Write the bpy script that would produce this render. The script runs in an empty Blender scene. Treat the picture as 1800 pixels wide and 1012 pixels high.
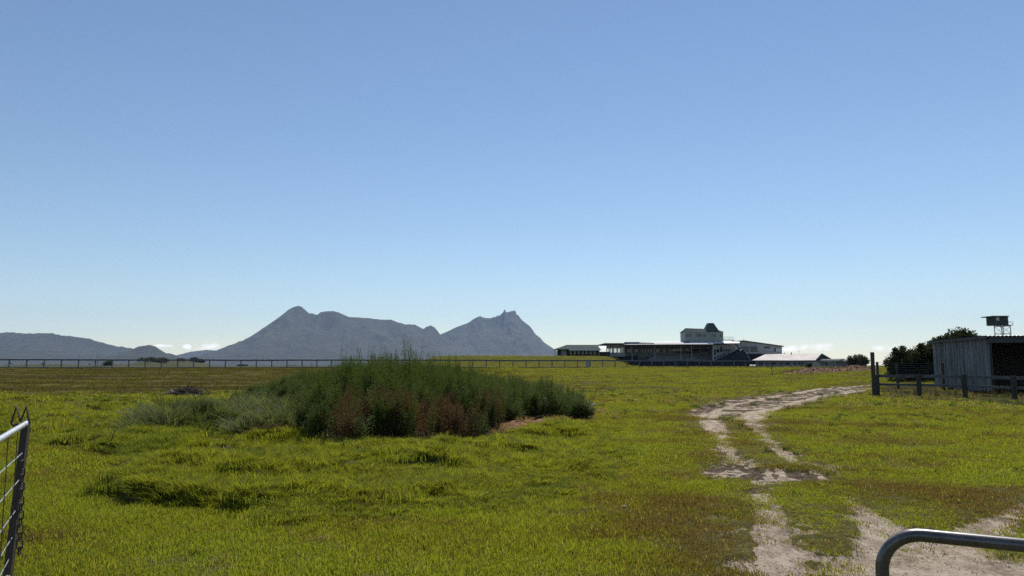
import bpy, math, random
import numpy as np
from mathutils import Vector, Matrix

random.seed(7)
RNG = np.random.default_rng(11)
sc = bpy.context.scene
COL = sc.collection

# ------------------------------------------------------------------ camera model (authoring help only)
F = 1300.0; CH = 1.6
PT = math.atan(135.0 / F); CP, SP = math.cos(PT), math.sin(PT)

def pix(u, v, Y):
    """world point at depth Y that lies in the direction (u, v) of the 1800 px wide photograph"""
    a = (u - 900) / F; b = (506 - v) / F
    dx, dy, dz = a, CP - b * SP, SP + b * CP
    t = Y / dy
    return Vector((dx * t, Y, CH + dz * t))

def zat(v, Y): return pix(900, v, Y).z
def xat(u, v, Y): return pix(u, v, Y).x

# ------------------------------------------------------------------ numpy noise
def _hash(ix, iy, s):
    h = (ix.astype(np.int64) * 374761393 + iy.astype(np.int64) * 668265263 + s * 974634777) & 0xFFFFFFFF
    h = ((h ^ (h >> 13)) * 1274126177) & 0xFFFFFFFF
    h = h ^ (h >> 16)
    return (h & 0xFFFFFF) / float(0xFFFFFF)

def vnoise(x, y, s=0):
    ix = np.floor(x); iy = np.floor(y); fx = x - ix; fy = y - iy
    fx = fx * fx * (3 - 2 * fx); fy = fy * fy * (3 - 2 * fy)
    a = _hash(ix, iy, s); b = _hash(ix + 1, iy, s); c = _hash(ix, iy + 1, s); d = _hash(ix + 1, iy + 1, s)
    return (a * (1 - fx) + b * fx) * (1 - fy) + (c * (1 - fx) + d * fx) * fy

def fbm(x, y, s=0, o=4):
    r = 0; a = 0.5; t = 0
    for i in range(o):
        r = r + a * vnoise(x * 2 ** i + 17.3 * i, y * 2 ** i - 9.1 * i, s + i); t += a; a *= 0.5
    return r / t

def S(t):
    t = np.clip(t, 0, 1); return t * t * (3 - 2 * t)

# ------------------------------------------------------------------ terrain
FA, FB = 120.7, 0.232        # the racecourse rail runs along Y = FA + FB * X

def Hbase(x, y):
    yf = y - FB * x
    r = S((x - 8) / 26)
    y0 = 43 - 9 * r; y1 = 112 - 48 * r
    h = 1.15 * S((yf - y0) / (y1 - y0)) ** 0.85
    left = 1 - S((x + 34) / 18)
    h = h * (1 - left * S((yf - 124) / 60))
    lawn = S((x + 26) / 9) * (1 - S((x - 23) / 6)) * S((yf - 142) / 42)
    h = h + 2.72 * lawn * (1 - S((yf - 300) / 120))
    h = h * (1 - S((yf - 330) / 160))
    for hu, hy, hh, sx, sy in ((262, 470, 1.9, 20, 30), (290, 480, 2.2, 16, 30), (232, 520, .9, 22, 30), (330, 500, 1.6, 26, 26), (345, 520, 2.2, 12, 20),
                               (195, 430, 2.0, 8, 14), (500, 560, 1.3, 60, 30), (400, 620, 1.2, 30, 30), (95, 900, 3.0, 60, 60)):
        hx = (hu - 900) / F * hy
        h = h + hh * np.exp(-((x - hx) / sx) ** 2 - ((y - hy) / sy) ** 2)
    return h

def Hs(x, y):
    return float(Hbase(np.array([float(x)]), np.array([float(y)]))[0])

def G(u, v, y0=2.5, y1=600):
    """ground point seen at pixel (u, v)"""
    y = y0; step = 1.01
    while y < y1:
        p = pix(u, v, y)
        if p.z <= Hs(p.x, y): break
        y *= step
    lo, hi = y / step, y
    for _ in range(18):
        m = (lo + hi) / 2; p = pix(u, v, m)
        if p.z <= Hs(p.x, m): hi = m
        else: lo = m
    p = pix(u, v, hi)
    return (p.x, p.y)

def polydist(x, y, pts):
    """distance to polyline and interpolated width, pts = [(px, py, w)]"""
    best = np.full(x.shape, 1e9)
    for (ax, ay, aw), (bx, by, bw) in zip(pts[:-1], pts[1:]):
        dx, dy = bx - ax, by - ay; L = dx * dx + dy * dy + 1e-9
        t = np.clip(((x - ax) * dx + (y - ay) * dy) / L, 0, 1)
        d = np.hypot(x - ax - t * dx, y - ay - t * dy) - (aw + (bw - aw) * t)
        best = np.minimum(best, d)
    return best

def inpoly(x, y, poly):
    """signed distance, negative inside"""
    ins = np.zeros(x.shape, bool); d = np.full(x.shape, 1e9)
    n = len(poly)
    for i in range(n):
        ax, ay = poly[i]; bx, by = poly[(i + 1) % n]
        dx, dy = bx - ax, by - ay
        t = np.clip(((x - ax) * dx + (y - ay) * dy) / (dx * dx + dy * dy + 1e-9), 0, 1)
        d = np.minimum(d, np.hypot(x - ax - t * dx, y - ay - t * dy))
        c = ((ay > y) != (by > y)) & (x < (bx - ax) * (y - ay) / ((by - ay) if abs(by - ay) > 1e-9 else 1e-9) + ax)
        ins ^= c
    return np.where(ins, -d, d)

def gline(*q):
    """polyline from (u, v, halfwidth in photo pixels)"""
    out = []
    for k in q:                                   # halfwidth in photo pixels, or in pixel rows where a fourth item is given
        p = G(k[0], k[1]); out.append((p[0], p[1], k[2] * p[1] / F if len(k) == 3 else k[2] * p[1] ** 2 / (F * max(.5, CH - Hs(*p)))))
    return out

SAND = [
    gline((1360, 1020, 38), (1360, 985, 36), (1355, 940, 29), (1350, 905, 25), (1346, 882, 22), (1342, 864, 14)),
    gline((1310, 822, 10), (1292, 803, 9), (1284, 790, 9), (1270, 771, 13), (1256, 748, 19), (1250, 737, 20)),
    gline((1398, 812, 9), (1391, 803, 10), (1378, 794, 11), (1363, 782, 12), (1346, 770, 12), (1337, 758, 11), (1326, 744, 16), (1322, 732, 14), (1334, 722, 10)),
    gline((1246, 731, 1.4, 1), (1262, 719, .2, 1), (1292, 709, .25, 1), (1340, 698, .2, 1), (1387, 690, .15, 1), (1446, 681, .15, 1), (1529, 675, .1, 1)),
    gline((1318, 735, 2.0, 1), (1332, 723, 1.6, 1), (1365, 715, .4, 1), (1400, 705, .25, 1), (1446, 693, .2, 1), (1529, 682, .1, 1)),
    gline((1353, 838, 6), (1349, 820, 5)), gline((1380, 838, 9), (1369, 820, 6)),
    gline((1430, 823, 3), (1455, 840, 4)), gline((1448, 823, 7), (1470, 818, 12), (1487, 818, 5)),
    gline((1480, 874, 14), (1520, 871, 16)), gline((1500, 880, 18), (1530, 905, 28), (1550, 935, 44), (1570, 985, 70), (1580, 1060, 120)),
    gline((1860, 868, 20), (1800, 888, 18), (1760, 905, 24), (1715, 930, 34), (1680, 965, 48), (1660, 1010, 74)),
    gline((1900, 1000, 60), (1780, 1000, 60), (1650, 1010, 60), (1560, 1030, 60)),
]
MUD = [
    gline((1296, 818, 6, 1), (1310, 832, 12, 1), (1345, 835, 13, 1), (1400, 832, 11, 1), (1435, 838, 7, 1), (1462, 842, 2, 1)),
    gline((1330, 846, 20), (1338, 868, 20), (1346, 890, 18)),
    gline((1240, 729, 2.4, 1), (1275, 713, 2.6, 1), (1340, 700, 2.2, 1), (1400, 691, 1.6, 1), (1500, 679, 1.0, 1)), gline((1288, 792, 15), (1303, 810, 18)), gline((1262, 757, 24), (1252, 735, 28)),
    gline((1398, 812, 18), (1380, 795, 16)), gline((1292, 728, 2.5, 1), (1340, 716, 2.4, 1), (1400, 702, 1.8, 1), (1500, 685, .8, 1)), gline((1460, 830, 20), (1488, 820, 12)),
]
YARD = [G(u, v) for u, v in ((1542, 697), (1616, 704), (1700, 707), (1800, 713), (1900, 717), (1900, 672), (1550, 676))]  # dark yard earth, with the shade under the fence put into its colour
DITCH = [gline((190, 876, 0), (240, 886, 0), (330, 894, 0), (425, 903, 0)), gline((915, 802, 0), (965, 806, 0), (1000, 818, 0), (1014, 838, 0)), gline((925, 830, 0), (945, 850, 0), (952, 862, 0)), gline((1065, 800, 0), (1080, 812, 0)), gline((720, 878, 0), (780, 880, 0)), gline((560, 870, 0), (590, 868, 0))]
MARSH = [G(u, v) for u, v in ((-500, 700), (-60, 702), (250, 700), (440, 706), (620, 700), (900, 700), (1030, 745), (1075, 800), (1020, 842), (960, 850), (930, 862), (840, 880),
                              (700, 890), (560, 895), (480, 908), (420, 906), (330, 894), (200, 880), (185, 868), (230, 846), (215, 800), (90, 782), (-60, 778), (-500, 790))]
THICKET = [G(u, v) for u, v in ((530, 788), (600, 792), (700, 792), (800, 787), (850, 778), (900, 755), (960, 745), (1030, 735), (1036, 722), (960, 706), (850, 690), (700, 684), (560, 686), (480, 694), (425, 706), (408, 716), (440, 722), (480, 727), (535, 738))]
BARE = [G(u, v) for u, v in ((780, 784), (850, 783), (900, 772), (960, 758), (1040, 738), (1060, 722), (1030, 712), (960, 735), (860, 765))]
PALE = [G(u, v) for u, v in ((225, 770), (330, 768), (440, 778), (540, 772), (545, 740), (480, 726), (430, 724), (330, 726), (240, 745))]

def fields(x, y):
    """sand, mud, marsh (long grass), thicket, bare masks 0..1"""
    w = np.clip(y / 9.0, 0.6, 4)
    n1 = fbm(x / (0.35 * w), y / (0.6 * w), 3) - 0.5
    n2 = fbm(x / 0.09, y / 0.14, 9, 3) - 0.5
    ds = np.full(x.shape, 1e9)
    dst = np.full(x.shape, 1e9)
    for i, l in enumerate(SAND):
        if i in (5, 6, 7): dst = np.minimum(dst, polydist(x, y, l))
        else: ds = np.minimum(ds, polydist(x, y, l))
    dm = np.full(x.shape, 1e9)
    for l in MUD: dm = np.minimum(dm, polydist(x, y, l))
    e = 0.07 * w
    sand = np.clip(0.5 - (ds + n1 * (0.10 + .16 * (y < 9.5)) * np.sqrt(w) + n2 * 0.15 * np.sqrt(w)) / (2 * e), 0, 1)
    mud0 = np.clip(0.5 - (polydist(x, y, MUD[0]) + n1 * .5 + n2 * .3) / .16, 0, 1)
    sand = np.maximum(sand * (1 - .9 * mud0), np.clip(0.5 - (dst + n2 * .2 + n1 * .08) / .05, 0, 1))
    mud = np.clip(0.5 - (dm + n1 * 0.4 * np.sqrt(w) + n2 * 0.2 * np.sqrt(w)) / (2 * e), 0, 1)
    worn = np.clip((0.85 - np.minimum(ds, dm) / 0.9), 0, 1)
    sand = np.maximum(sand, np.clip((fbm(x / 0.5, y / 0.35, 41) + n2 * 0.5 - 0.76 + 0.26 * worn) * 6, 0, 1) * (worn > 0) * 0.9)
    dma = inpoly(x, y, MARSH)
    marsh = np.clip(0.5 - (dma + (fbm(x / 0.7, y / 0.7, 5) - 0.5) * 0.5) / (0.24 + 1.3 * S((x + 3.0) / 1.0)), 0, 1)
    dt = inpoly(x, y, THICKET)
    thick = np.clip(0.5 - (dt + (fbm(x / 0.8, y / 0.8, 6) - 0.5) * 0.7) / 0.5, 0, 1)
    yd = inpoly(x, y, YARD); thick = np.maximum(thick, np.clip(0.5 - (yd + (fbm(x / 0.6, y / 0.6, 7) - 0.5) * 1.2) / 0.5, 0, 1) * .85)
    db = inpoly(x, y, BARE)
    bare = np.clip(0.5 - (db + (fbm(x / 0.6, y / 0.6, 8) - 0.5) * 0.8) / 0.5, 0, 1)
    return sand, mud, marsh, thick, bare, worn

DRYSPOT = [(*G(u, v), r, a) for u, v, r, a in ((120, 820, .9, .8), (215, 935, .8, .6), (60, 950, .5, .3), (1160, 960, 1.0, .7), (1050, 905, .6, .45), (1250, 905, .9, .7), (1240, 1000, .7, .8), (1420, 935, .4, .8), (1420, 985, .3, .8), (1600, 860, 1.0, .5), (1530, 765, 1.6, .55),
    (1200, 705, 3.0, .5), (1230, 755, 1.5, .45), (1640, 740, 2.5, .45), (1100, 720, 3, .35), (760, 950, .5, .4), (1180, 820, 1.0, .35), (1400, 760, 1.2, .5), (1500, 835, .8, .3), (1700, 890, .8, .5))]
def dryness(x, y):
    d = 0.55 * S((fbm(x / 1.6, y / 1.2, 81, 5) - 0.46) / 0.13) * (0.55 + 0.45 * S((x + 2) / 5))
    n = 0.5 + 1.0 * fbm(x / .5, y / .4, 83)
    for cx, cy, r, a in DRYSPOT: d = d + 0.55 * a * n * np.exp(-((x - cx) / r) ** 2 - ((y - cy) / (r * (1 + cy / 14))) ** 2)
    return np.clip(d, 0, 1)

def H(x, y, f=None):
    x = np.asarray(x, float); y = np.asarray(y, float)
    if f is None: f = fields(x, y)
    sand, mud, marsh, thick, bare, worn = f
    near = 1 - S((np.hypot(x, y) - 90) / 120)
    h = Hbase(x, y)
    h = h + near * (0.07 * (fbm(x / 3.1, y / 3.1, 21) - 0.5) + 0.035 * (fbm(x / 0.5, y / 0.5, 22, 3) - 0.5))
    h = h + marsh * (0.06 + 0.62 * np.maximum(fbm(x / 1.2, y / 0.8, 25) - 0.47, -.03) + 0.12 * (fbm(x / .4, y / .35, 26, 2) - 0.5))
    dd = np.full(x.shape, 9.0); dbk = np.full(x.shape, 9.0)
    for l in DITCH: dd = np.minimum(dd, polydist(x, y, l)); dbk = np.minimum(dbk, polydist(x, y - .38, l))
    h = h - 0.05 * np.exp(-(dd / .1) ** 2) + 0.085 * np.exp(-(dbk / .3) ** 2)
    h = h - np.maximum(sand, mud) * (0.045 + 0.03 * (fbm(x / 0.2, y / 0.3, 27, 2) - 0.5))
    emb = S((y - FB * x - 38) / 10) * (1 - S((y - FB * x - 116) / 8))
    h = h + emb * 0.26 * (fbm(x / 9, y / 1.3, 29, 3) - 0.5)
    return h

# ------------------------------------------------------------------ tagging and mesh helpers
def tag(o, label=None, cat=None, group=None, kind=None):
    if label: o['label'] = label
    if cat: o['category'] = cat
    if group: o['group'] = group
    if kind: o['kind'] = kind
    return o

def thing(name, loc, label, cat, group=None, rz=0.0):
    o = bpy.data.objects.new(name, None); COL.objects.link(o)
    o.location = loc; o.rotation_euler = (0, 0, rz); o.empty_display_size = 0.2
    return tag(o, label, cat, group)

def mk(name, V, Fc, mats, parent=None, smooth=False, link=True, midx=None, wloc=True):
    me = bpy.data.meshes.new(name)
    me.from_pydata([tuple(v) for v in V], [], [tuple(f) for f in Fc])
    if not isinstance(mats, (list, tuple)): mats = [mats]
    for m in mats: me.materials.append(m)
    if midx is not None: me.polygons.foreach_set('material_index', np.asarray(midx, np.int32))
    if smooth: me.polygons.foreach_set('use_smooth', np.ones(len(me.polygons), bool))
    me.update()
    o = bpy.data.objects.new(name, me)
    if link: COL.objects.link(o)
    if parent is not None:
        o.parent = parent
        if wloc:
            root = parent
            M = Matrix.Identity(4); chain = []
            while root is not None: chain.append(root); root = root.parent
            for c in reversed(chain):
                M = M @ Matrix.LocRotScale(c.location, c.rotation_euler, c.scale)
            me.transform(M.inverted())
    return o

class MB:
    def __init__(s): s.v = []; s.f = []
    def add(s, V, Fc):
        n = len(s.v); s.v += [Vector(v) for v in V]; s.f += [tuple(i + n for i in f) for f in Fc]; return s
    def box(s, x0, x1, y0, y1, z0, z1):
        return s.hexa([(x0, y0, z0), (x1, y0, z0), (x1, y1, z0), (x0, y1, z0)], [(x0, y0, z1), (x1, y0, z1), (x1, y1, z1), (x0, y1, z1)])
    def hexa(s, b, t):
        return s.add(list(b) + list(t), [(3, 2, 1, 0), (4, 5, 6, 7), (0, 1, 5, 4), (1, 2, 6, 5), (2, 3, 7, 6), (3, 0, 4, 7)])
    def slab(s, q, th, d=None):
        """quad/polygon q thickened by th along its normal (or direction d)"""
        q = [Vector(p) for p in q]
        n = Vector(d).normalized() if d is not None else (q[1] - q[0]).cross(q[2] - q[0]).normalized()
        k = len(q); b = [p - n * th for p in q]
        return s.add(q + b, [tuple(range(k)), tuple(range(2 * k - 1, k - 1, -1))] + [(i, i + k, (i + 1) % k + k, (i + 1) % k) for i in range(k)])
    def bar(s, a, b, w, h=None):
        a = Vector(a); b = Vector(b); h = h or w
        d = (b - a).normalized(); up = Vector((0, 0, 1)) if abs(d.z) < 0.95 else Vector((0, 1, 0))
        r = d.cross(up).normalized(); up = r.cross(d)
        c = [(-w / 2, -h / 2), (w / 2, -h / 2), (w / 2, h / 2), (-w / 2, h / 2)]
        return s.hexa([a + r * i + up * j for i, j in c], [b + r * i + up * j for i, j in c])
    def tube(s, pts, r, n=10, cap=True):
        pts = [Vector(p) for p in pts]; rs = r if isinstance(r, (list, tuple)) else [r] * len(pts)
        base = len(s.v); prev = None
        for i, p in enumerate(pts):
            d = (pts[min(i + 1, len(pts) - 1)] - pts[max(i - 1, 0)]).normalized()
            if prev is None:
                up = Vector((0, 0, 1)) if abs(d.z) < 0.9 else Vector((0, 1, 0)); a = d.cross(up).normalized()
            else: a = (prev - d * prev.dot(d)).normalized()
            prev = a; b = d.cross(a)
            for k in range(n):
                t = 2 * math.pi * k / n; s.v.append(p + (a * math.cos(t) + b * math.sin(t)) * rs[i])
        for i in range(len(pts) - 1):
            for k in range(n):
                q = base + i * n; s.f.append((q + k, q + (k + 1) % n, q + n + (k + 1) % n, q + n + k))
        if cap:
            s.f.append(tuple(base + k for k in reversed(range(n)))); q = base + (len(pts) - 1) * n; s.f.append(tuple(q + k for k in range(n)))
        return s
    def build(s, name, m, parent=None, smooth=False, **k): return mk(name, s.v, s.f, m, parent, smooth, **k)

# ------------------------------------------------------------------ materials
def nt(m): return m.node_tree.nodes, m.node_tree.links

def newmat(name):
    m = bpy.data.materials.new(name); m.use_nodes = True
    return m

def mat(name, c, rough=0.7, c2=None, scale=3.0, stretch=(1, 1, 1), bump=0.0, metal=0.0, spec=0.3, fine=0.25, lo=0.35, hi=0.65):
    m = newmat(name); N, L = nt(m); b = N['Principled BSDF']
    b.inputs['Roughness'].default_value = rough; b.inputs['Metallic'].default_value = metal
    b.inputs['Specular IOR Level'].default_value = spec
    tc = N.new('ShaderNodeTexCoord'); mp = N.new('ShaderNodeMapping'); mp.inputs['Scale'].default_value = stretch
    L.new(tc.outputs['Object'], mp.inputs[0])
    n = N.new('ShaderNodeTexNoise'); n.inputs['Scale'].default_value = scale; n.inputs['Detail'].default_value = 6; n.inputs['Roughness'].default_value = 0.65
    L.new(mp.outputs[0], n.inputs['Vector'])
    r = N.new('ShaderNodeMapRange'); r.inputs[1].default_value = lo; r.inputs[2].default_value = hi
    L.new(n.outputs[0], r.inputs[0])
    c2 = c2 or tuple(x * 0.7 for x in c)
    mx = N.new('ShaderNodeMix'); mx.data_type = 'RGBA'
    mx.inputs[6].default_value = (*c2, 1); mx.inputs[7].default_value = (*c, 1); L.new(r.outputs[0], mx.inputs[0])
    n2 = N.new('ShaderNodeTexNoise'); n2.inputs['Scale'].default_value = scale * 9; n2.inputs['Detail'].default_value = 3; L.new(mp.outputs[0], n2.inputs['Vector'])
    r2 = N.new('ShaderNodeMapRange'); r2.inputs[1].default_value = 0.3; r2.inputs[2].default_value = 0.7; r2.inputs[3].default_value = 1 - fine; r2.inputs[4].default_value = 1 + fine * 0.5
    L.new(n2.outputs[0], r2.inputs[0])
    vm = N.new('ShaderNodeVectorMath'); vm.operation = 'SCALE'; L.new(mx.outputs[2], vm.inputs[0]); L.new(r2.outputs[0], vm.inputs['Scale'])
    L.new(vm.outputs[0], b.inputs['Base Color'])
    if bump:
        bp = N.new('ShaderNodeBump'); bp.inputs['Strength'].default_value = bump; bp.inputs['Distance'].default_value = 0.02
        L.new(n2.outputs[0], bp.inputs['Height']); L.new(bp.outputs[0], b.inputs['Normal'])
    return m

def leafmat(name, cols, patch=None, trans=0.45, rough=0.5, hue_scale=0.4, pscale=0.35, straw=False):
    """foliage: per-instance and positional colour variation, partly translucent. cols: 3 colours"""
    m = newmat(name); N, L = nt(m); b = N['Principled BSDF']; out = N['Material Output']
    b.inputs['Roughness'].default_value = 0.75; b.inputs['Specular IOR Level'].default_value = 0.06
    oi = N.new('ShaderNodeObjectInfo'); g = N.new('ShaderNodeNewGeometry')
    n = N.new('ShaderNodeTexNoise'); n.inputs['Scale'].default_value = pscale; n.inputs['Detail'].default_value = 5; n.inputs['Roughness'].default_value = 0.7
    L.new(g.outputs['Position'], n.inputs['Vector'])
    r = N.new('ShaderNodeMapRange'); r.inputs[1].default_value = 0.34; r.inputs[2].default_value = 0.66
    L.new(n.outputs[0], r.inputs[0])
    ad = N.new('ShaderNodeMath'); ad.operation = 'MULTIPLY_ADD'; ad.inputs[1].default_value = hue_scale; L.new(oi.outputs['Random'], ad.inputs[0])
    sb = N.new('ShaderNodeMath'); sb.operation = 'MULTIPLY_ADD'; sb.inputs[1].default_value = 1 - hue_scale; L.new(r.outputs[0], sb.inputs[0]); L.new(ad.outputs[0], sb.inputs[2])
    rnd = N.new('ShaderNodeMath'); rnd.operation = 'MULTIPLY_ADD'; rnd.inputs[1].default_value = 0.35; L.new(g.outputs['Random Per Island'], rnd.inputs[0])
    s2 = N.new('ShaderNodeMath'); s2.operation = 'SUBTRACT'; s2.inputs[1].default_value = 0.175; L.new(sb.outputs[0], s2.inputs[0]); L.new(s2.outputs[0], rnd.inputs[2])
    cr = N.new('ShaderNodeValToRGB'); e = cr.color_ramp.elements
    e[0].position = 0.1; e[0].color = (*cols[0], 1); e[1].position = 0.95; e[1].color = (*cols[-1], 1)
    for i, c in enumerate(cols[1:-1]):
        q = e.new(0.1 + 0.85 * (i + 1) / (len(cols) - 1)); q.color = (*c, 1)
    L.new(rnd.outputs[0], cr.inputs[0])
    L.new(cr.outputs[0], b.inputs['Base Color'])
    sg = N.new('ShaderNodeMath'); sg.operation = 'GREATER_THAN'; sg.inputs[1].default_value = 0.93; L.new(g.outputs['Random Per Island'], sg.inputs[0])
    if straw:
        sx = N.new('ShaderNodeMix'); sx.data_type = 'RGBA'; sx.inputs[7].default_value = (.30, .25, .12, 1); L.new(sg.outputs[0], sx.inputs[0]); L.new(cr.outputs[0], sx.inputs[6]); co = sx.outputs[2]; L.new(co, b.inputs['Base Color'])
    else: co = cr.outputs[0]
    at = N.new('ShaderNodeAttribute'); at.attribute_type = 'INSTANCER'; at.attribute_name = 'dry'
    dm = N.new('ShaderNodeMath'); dm.operation = 'MULTIPLY_ADD'; dm.inputs[1].default_value = -0.75; L.new(at.outputs['Fac'], dm.inputs[0]); L.new(rnd.outputs[0], dm.inputs[2]); L.new(dm.outputs[0], cr.inputs[0])
    tr = N.new('ShaderNodeBsdfTranslucent')
    vm = N.new('ShaderNodeVectorMath'); vm.operation = 'MULTIPLY'; vm.inputs[1].default_value = (1.35, 1.25, 0.55); L.new(co, vm.inputs[0]); L.new(vm.outputs[0], tr.inputs[0])
    ms = N.new('ShaderNodeMixShader'); ms.inputs[0].default_value = trans
    L.new(b.outputs[0], ms.inputs[1]); L.new(tr.outputs[0], ms.inputs[2]); L.new(ms.outputs[0], out.inputs[0])
    return m

M = {}
M['lawn'] = leafmat('lawn_blades', [(0.115, 0.085, 0.042), (0.125, 0.112, 0.036), (0.145, 0.155, 0.026), (0.185, 0.20, 0.028), (0.175, 0.215, 0.03)], hue_scale=0.2, pscale=0.42, straw=True, trans=0.6)
M['long'] = leafmat('long_grass_blades', [(0.065, 0.09, 0.02), (0.115, 0.145, 0.022), (0.175, 0.20, 0.028)], hue_scale=0.3, pscale=0.6, straw=True, trans=0.58)
M['palegrass'] = leafmat('pale_grass_blades', [(0.025, 0.045, 0.014), (0.06, 0.085, 0.03), (0.13, 0.15, 0.075)], hue_scale=0.5, pscale=1.1, trans=0.35)
M['bank'] = leafmat('bank_grass_blades', [(0.065, 0.045, 0.026), (0.075, 0.055, 0.025), (0.08, 0.07, 0.020), (0.09, 0.09, 0.018)], hue_scale=0.3, pscale=0.3)
M['weed'] = leafmat('weed_leaves', [(0.022, 0.040, 0.013), (0.040, 0.068, 0.018), (0.075, 0.11, 0.028)], hue_scale=0.5, pscale=0.7, trans=0.3)
M['weedred'] = leafmat('dry_weed_leaves', [(0.045, 0.055, 0.02), (0.08, 0.062, 0.024), (0.12, 0.07, 0.032)], hue_scale=0.6, pscale=0.9, trans=0.3)
M['dry'] = leafmat('dry_grass', [(0.16, 0.10, 0.05), (0.22, 0.15, 0.085), (0.30, 0.22, 0.12)], hue_scale=0.5, pscale=1.2, trans=0.3)
M['treeleaf'] = leafmat('tree_leaves', [(0.016, 0.024, 0.010), (0.026, 0.036, 0.014), (0.045, 0.055, 0.024)], hue_scale=0.1, pscale=0.9, trans=0.2)
M['stem'] = mat('weed_stems', (0.09, 0.065, 0.035), 0.8)
M['bark'] = mat('bark', (0.07, 0.055, 0.04), 0.9, scale=6, stretch=(1, 1, 0.2), bump=0.5)
M['stick'] = mat('dead_wood', (0.09, 0.075, 0.06), 0.9, scale=8)
M['rock'] = mat('pale_rock', (0.42, 0.38, 0.36), 0.9, (0.26, 0.23, 0.22), scale=6, bump=0.6)
M['darkrail'] = mat('rail_paint', (0.11, 0.115, 0.13), 0.5, scale=2)
M['post_dark'] = mat('weathered_post_timber', (0.085, 0.075, 0.062), 0.9, (0.045, 0.04, 0.034), scale=5, stretch=(3, 3, 0.4), bump=0.5)
M['post_brown'] = mat('brown_post_timber', (0.12, 0.07, 0.035), 0.9, (0.075, 0.045, 0.025), scale=5, stretch=(3, 3, 0.4), bump=0.5)
M['railwood'] = mat('grey_rail_timber', (0.14, 0.14, 0.14), 0.8, (0.07, 0.07, 0.07), scale=2, stretch=(0.4, 4, 4), bump=0.4)
M['wire'] = mat('wire', (0.25, 0.25, 0.25), 0.45, metal=0.8)
M['boards'] = mat('weathered_boards', (0.27, 0.275, 0.28), 0.85, (0.07, 0.072, 0.075), scale=1.3, stretch=(2.5, 2.5, 0.35), bump=0.4, fine=0.4)
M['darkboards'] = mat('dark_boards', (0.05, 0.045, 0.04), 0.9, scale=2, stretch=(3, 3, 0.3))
M['fascia'] = mat('grey_fascia', (0.10, 0.10, 0.105), 0.8, scale=1.2, stretch=(0.3, 2, 3))
M['iron'] = mat('galvanised_roof_sheet', (0.45, 0.46, 0.47), 0.45, (0.34, 0.34, 0.34), metal=0.4)
M['steel'] = mat('galvanised_steel', (0.66, 0.66, 0.65), 0.4, (0.48, 0.475, 0.46), scale=14, metal=0.95, fine=0.3)
M['gatepipe'] = mat('dark_gate_pipe', (0.12, 0.10, 0.085), 0.3, (0.06, 0.052, 0.048), scale=18, metal=0.0, spec=0.9, fine=0.5)
M['dark_steel'] = mat('dull_steel', (0.05, 0.045, 0.04), 0.6, (0.09, 0.06, 0.04), scale=20, metal=0.3)
M['cream'] = mat('pale_wall_panel', (0.36, 0.37, 0.38), 0.8, (0.30, 0.31, 0.32), scale=0.3, fine=0.1)
M['greywall'] = mat('grey_wall', (0.36, 0.38, 0.40), 0.8, (0.31, 0.33, 0.35), scale=0.3, fine=0.1)
M['towerwall'] = mat('tower_wall', (0.33, 0.35, 0.32), 0.8, (0.29, 0.31, 0.28), scale=0.5, fine=0.1)
M['greenroof'] = mat('green_roof', (0.085, 0.105, 0.105), 1.0, (0.07, 0.085, 0.085), scale=0.4, spec=0.0)
M['whiteroof'] = mat('white_roof_sheet', (0.60, 0.56, 0.53), 0.9, (0.46, 0.41, 0.385), scale=0.35, spec=0.1, stretch=(1, 0.4, 1), fine=0.15)
M['greyroof'] = mat('grey_roof_sheet', (0.17, 0.18, 0.18), 1.0, scale=0.3, spec=0.0)
M['skirt'] = mat('pale_metal_roof', (0.42, 0.41, 0.41), 0.9, (0.42, 0.41, 0.41), scale=0.3, fine=0.1)
M['white'] = mat('white_paint', (0.75, 0.75, 0.74), 0.6)
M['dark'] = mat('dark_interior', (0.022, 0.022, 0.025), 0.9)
M['navy'] = mat('dark_blue_wall', (0.022, 0.027, 0.042), 0.8)
M['conc'] = mat('concrete', (0.36, 0.37, 0.38), 0.9, (0.26, 0.27, 0.28), scale=0.8)
M['seat'] = mat('red_seat', (0.20, 0.07, 0.05), 0.6)
def glassmat(name, c, rough=0.08):
    m = newmat(name); N, L = nt(m); b = N['Principled BSDF']
    b.inputs['Base Color'].default_value = (*c, 1); b.inputs['Roughness'].default_value = rough; b.inputs['Specular IOR Level'].default_value = 0.6
    return m
M['glass'] = glassmat('dark_window_glass', (0.02, 0.025, 0.035))
M['blind'] = glassmat('pale_window_blind', (0.55, 0.58, 0.58), 0.4)
def clearglass():
    m = newmat('clear_glass'); N, L = nt(m); out = N['Material Output']
    t = N.new('ShaderNodeBsdfTransparent'); g = N.new('ShaderNodeBsdfGlossy'); g.inputs['Roughness'].default_value = 0.05
    t.inputs[0].default_value = (0.9, 0.92, 0.92, 1)
    x = N.new('ShaderNodeMixShader'); x.inputs[0].default_value = 0.1
    L.new(t.outputs[0], x.inputs[1]); L.new(g.outputs[0], x.inputs[2]); L.new(x.outputs[0], out.inputs[0]); return m
M['clear'] = clearglass()

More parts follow.
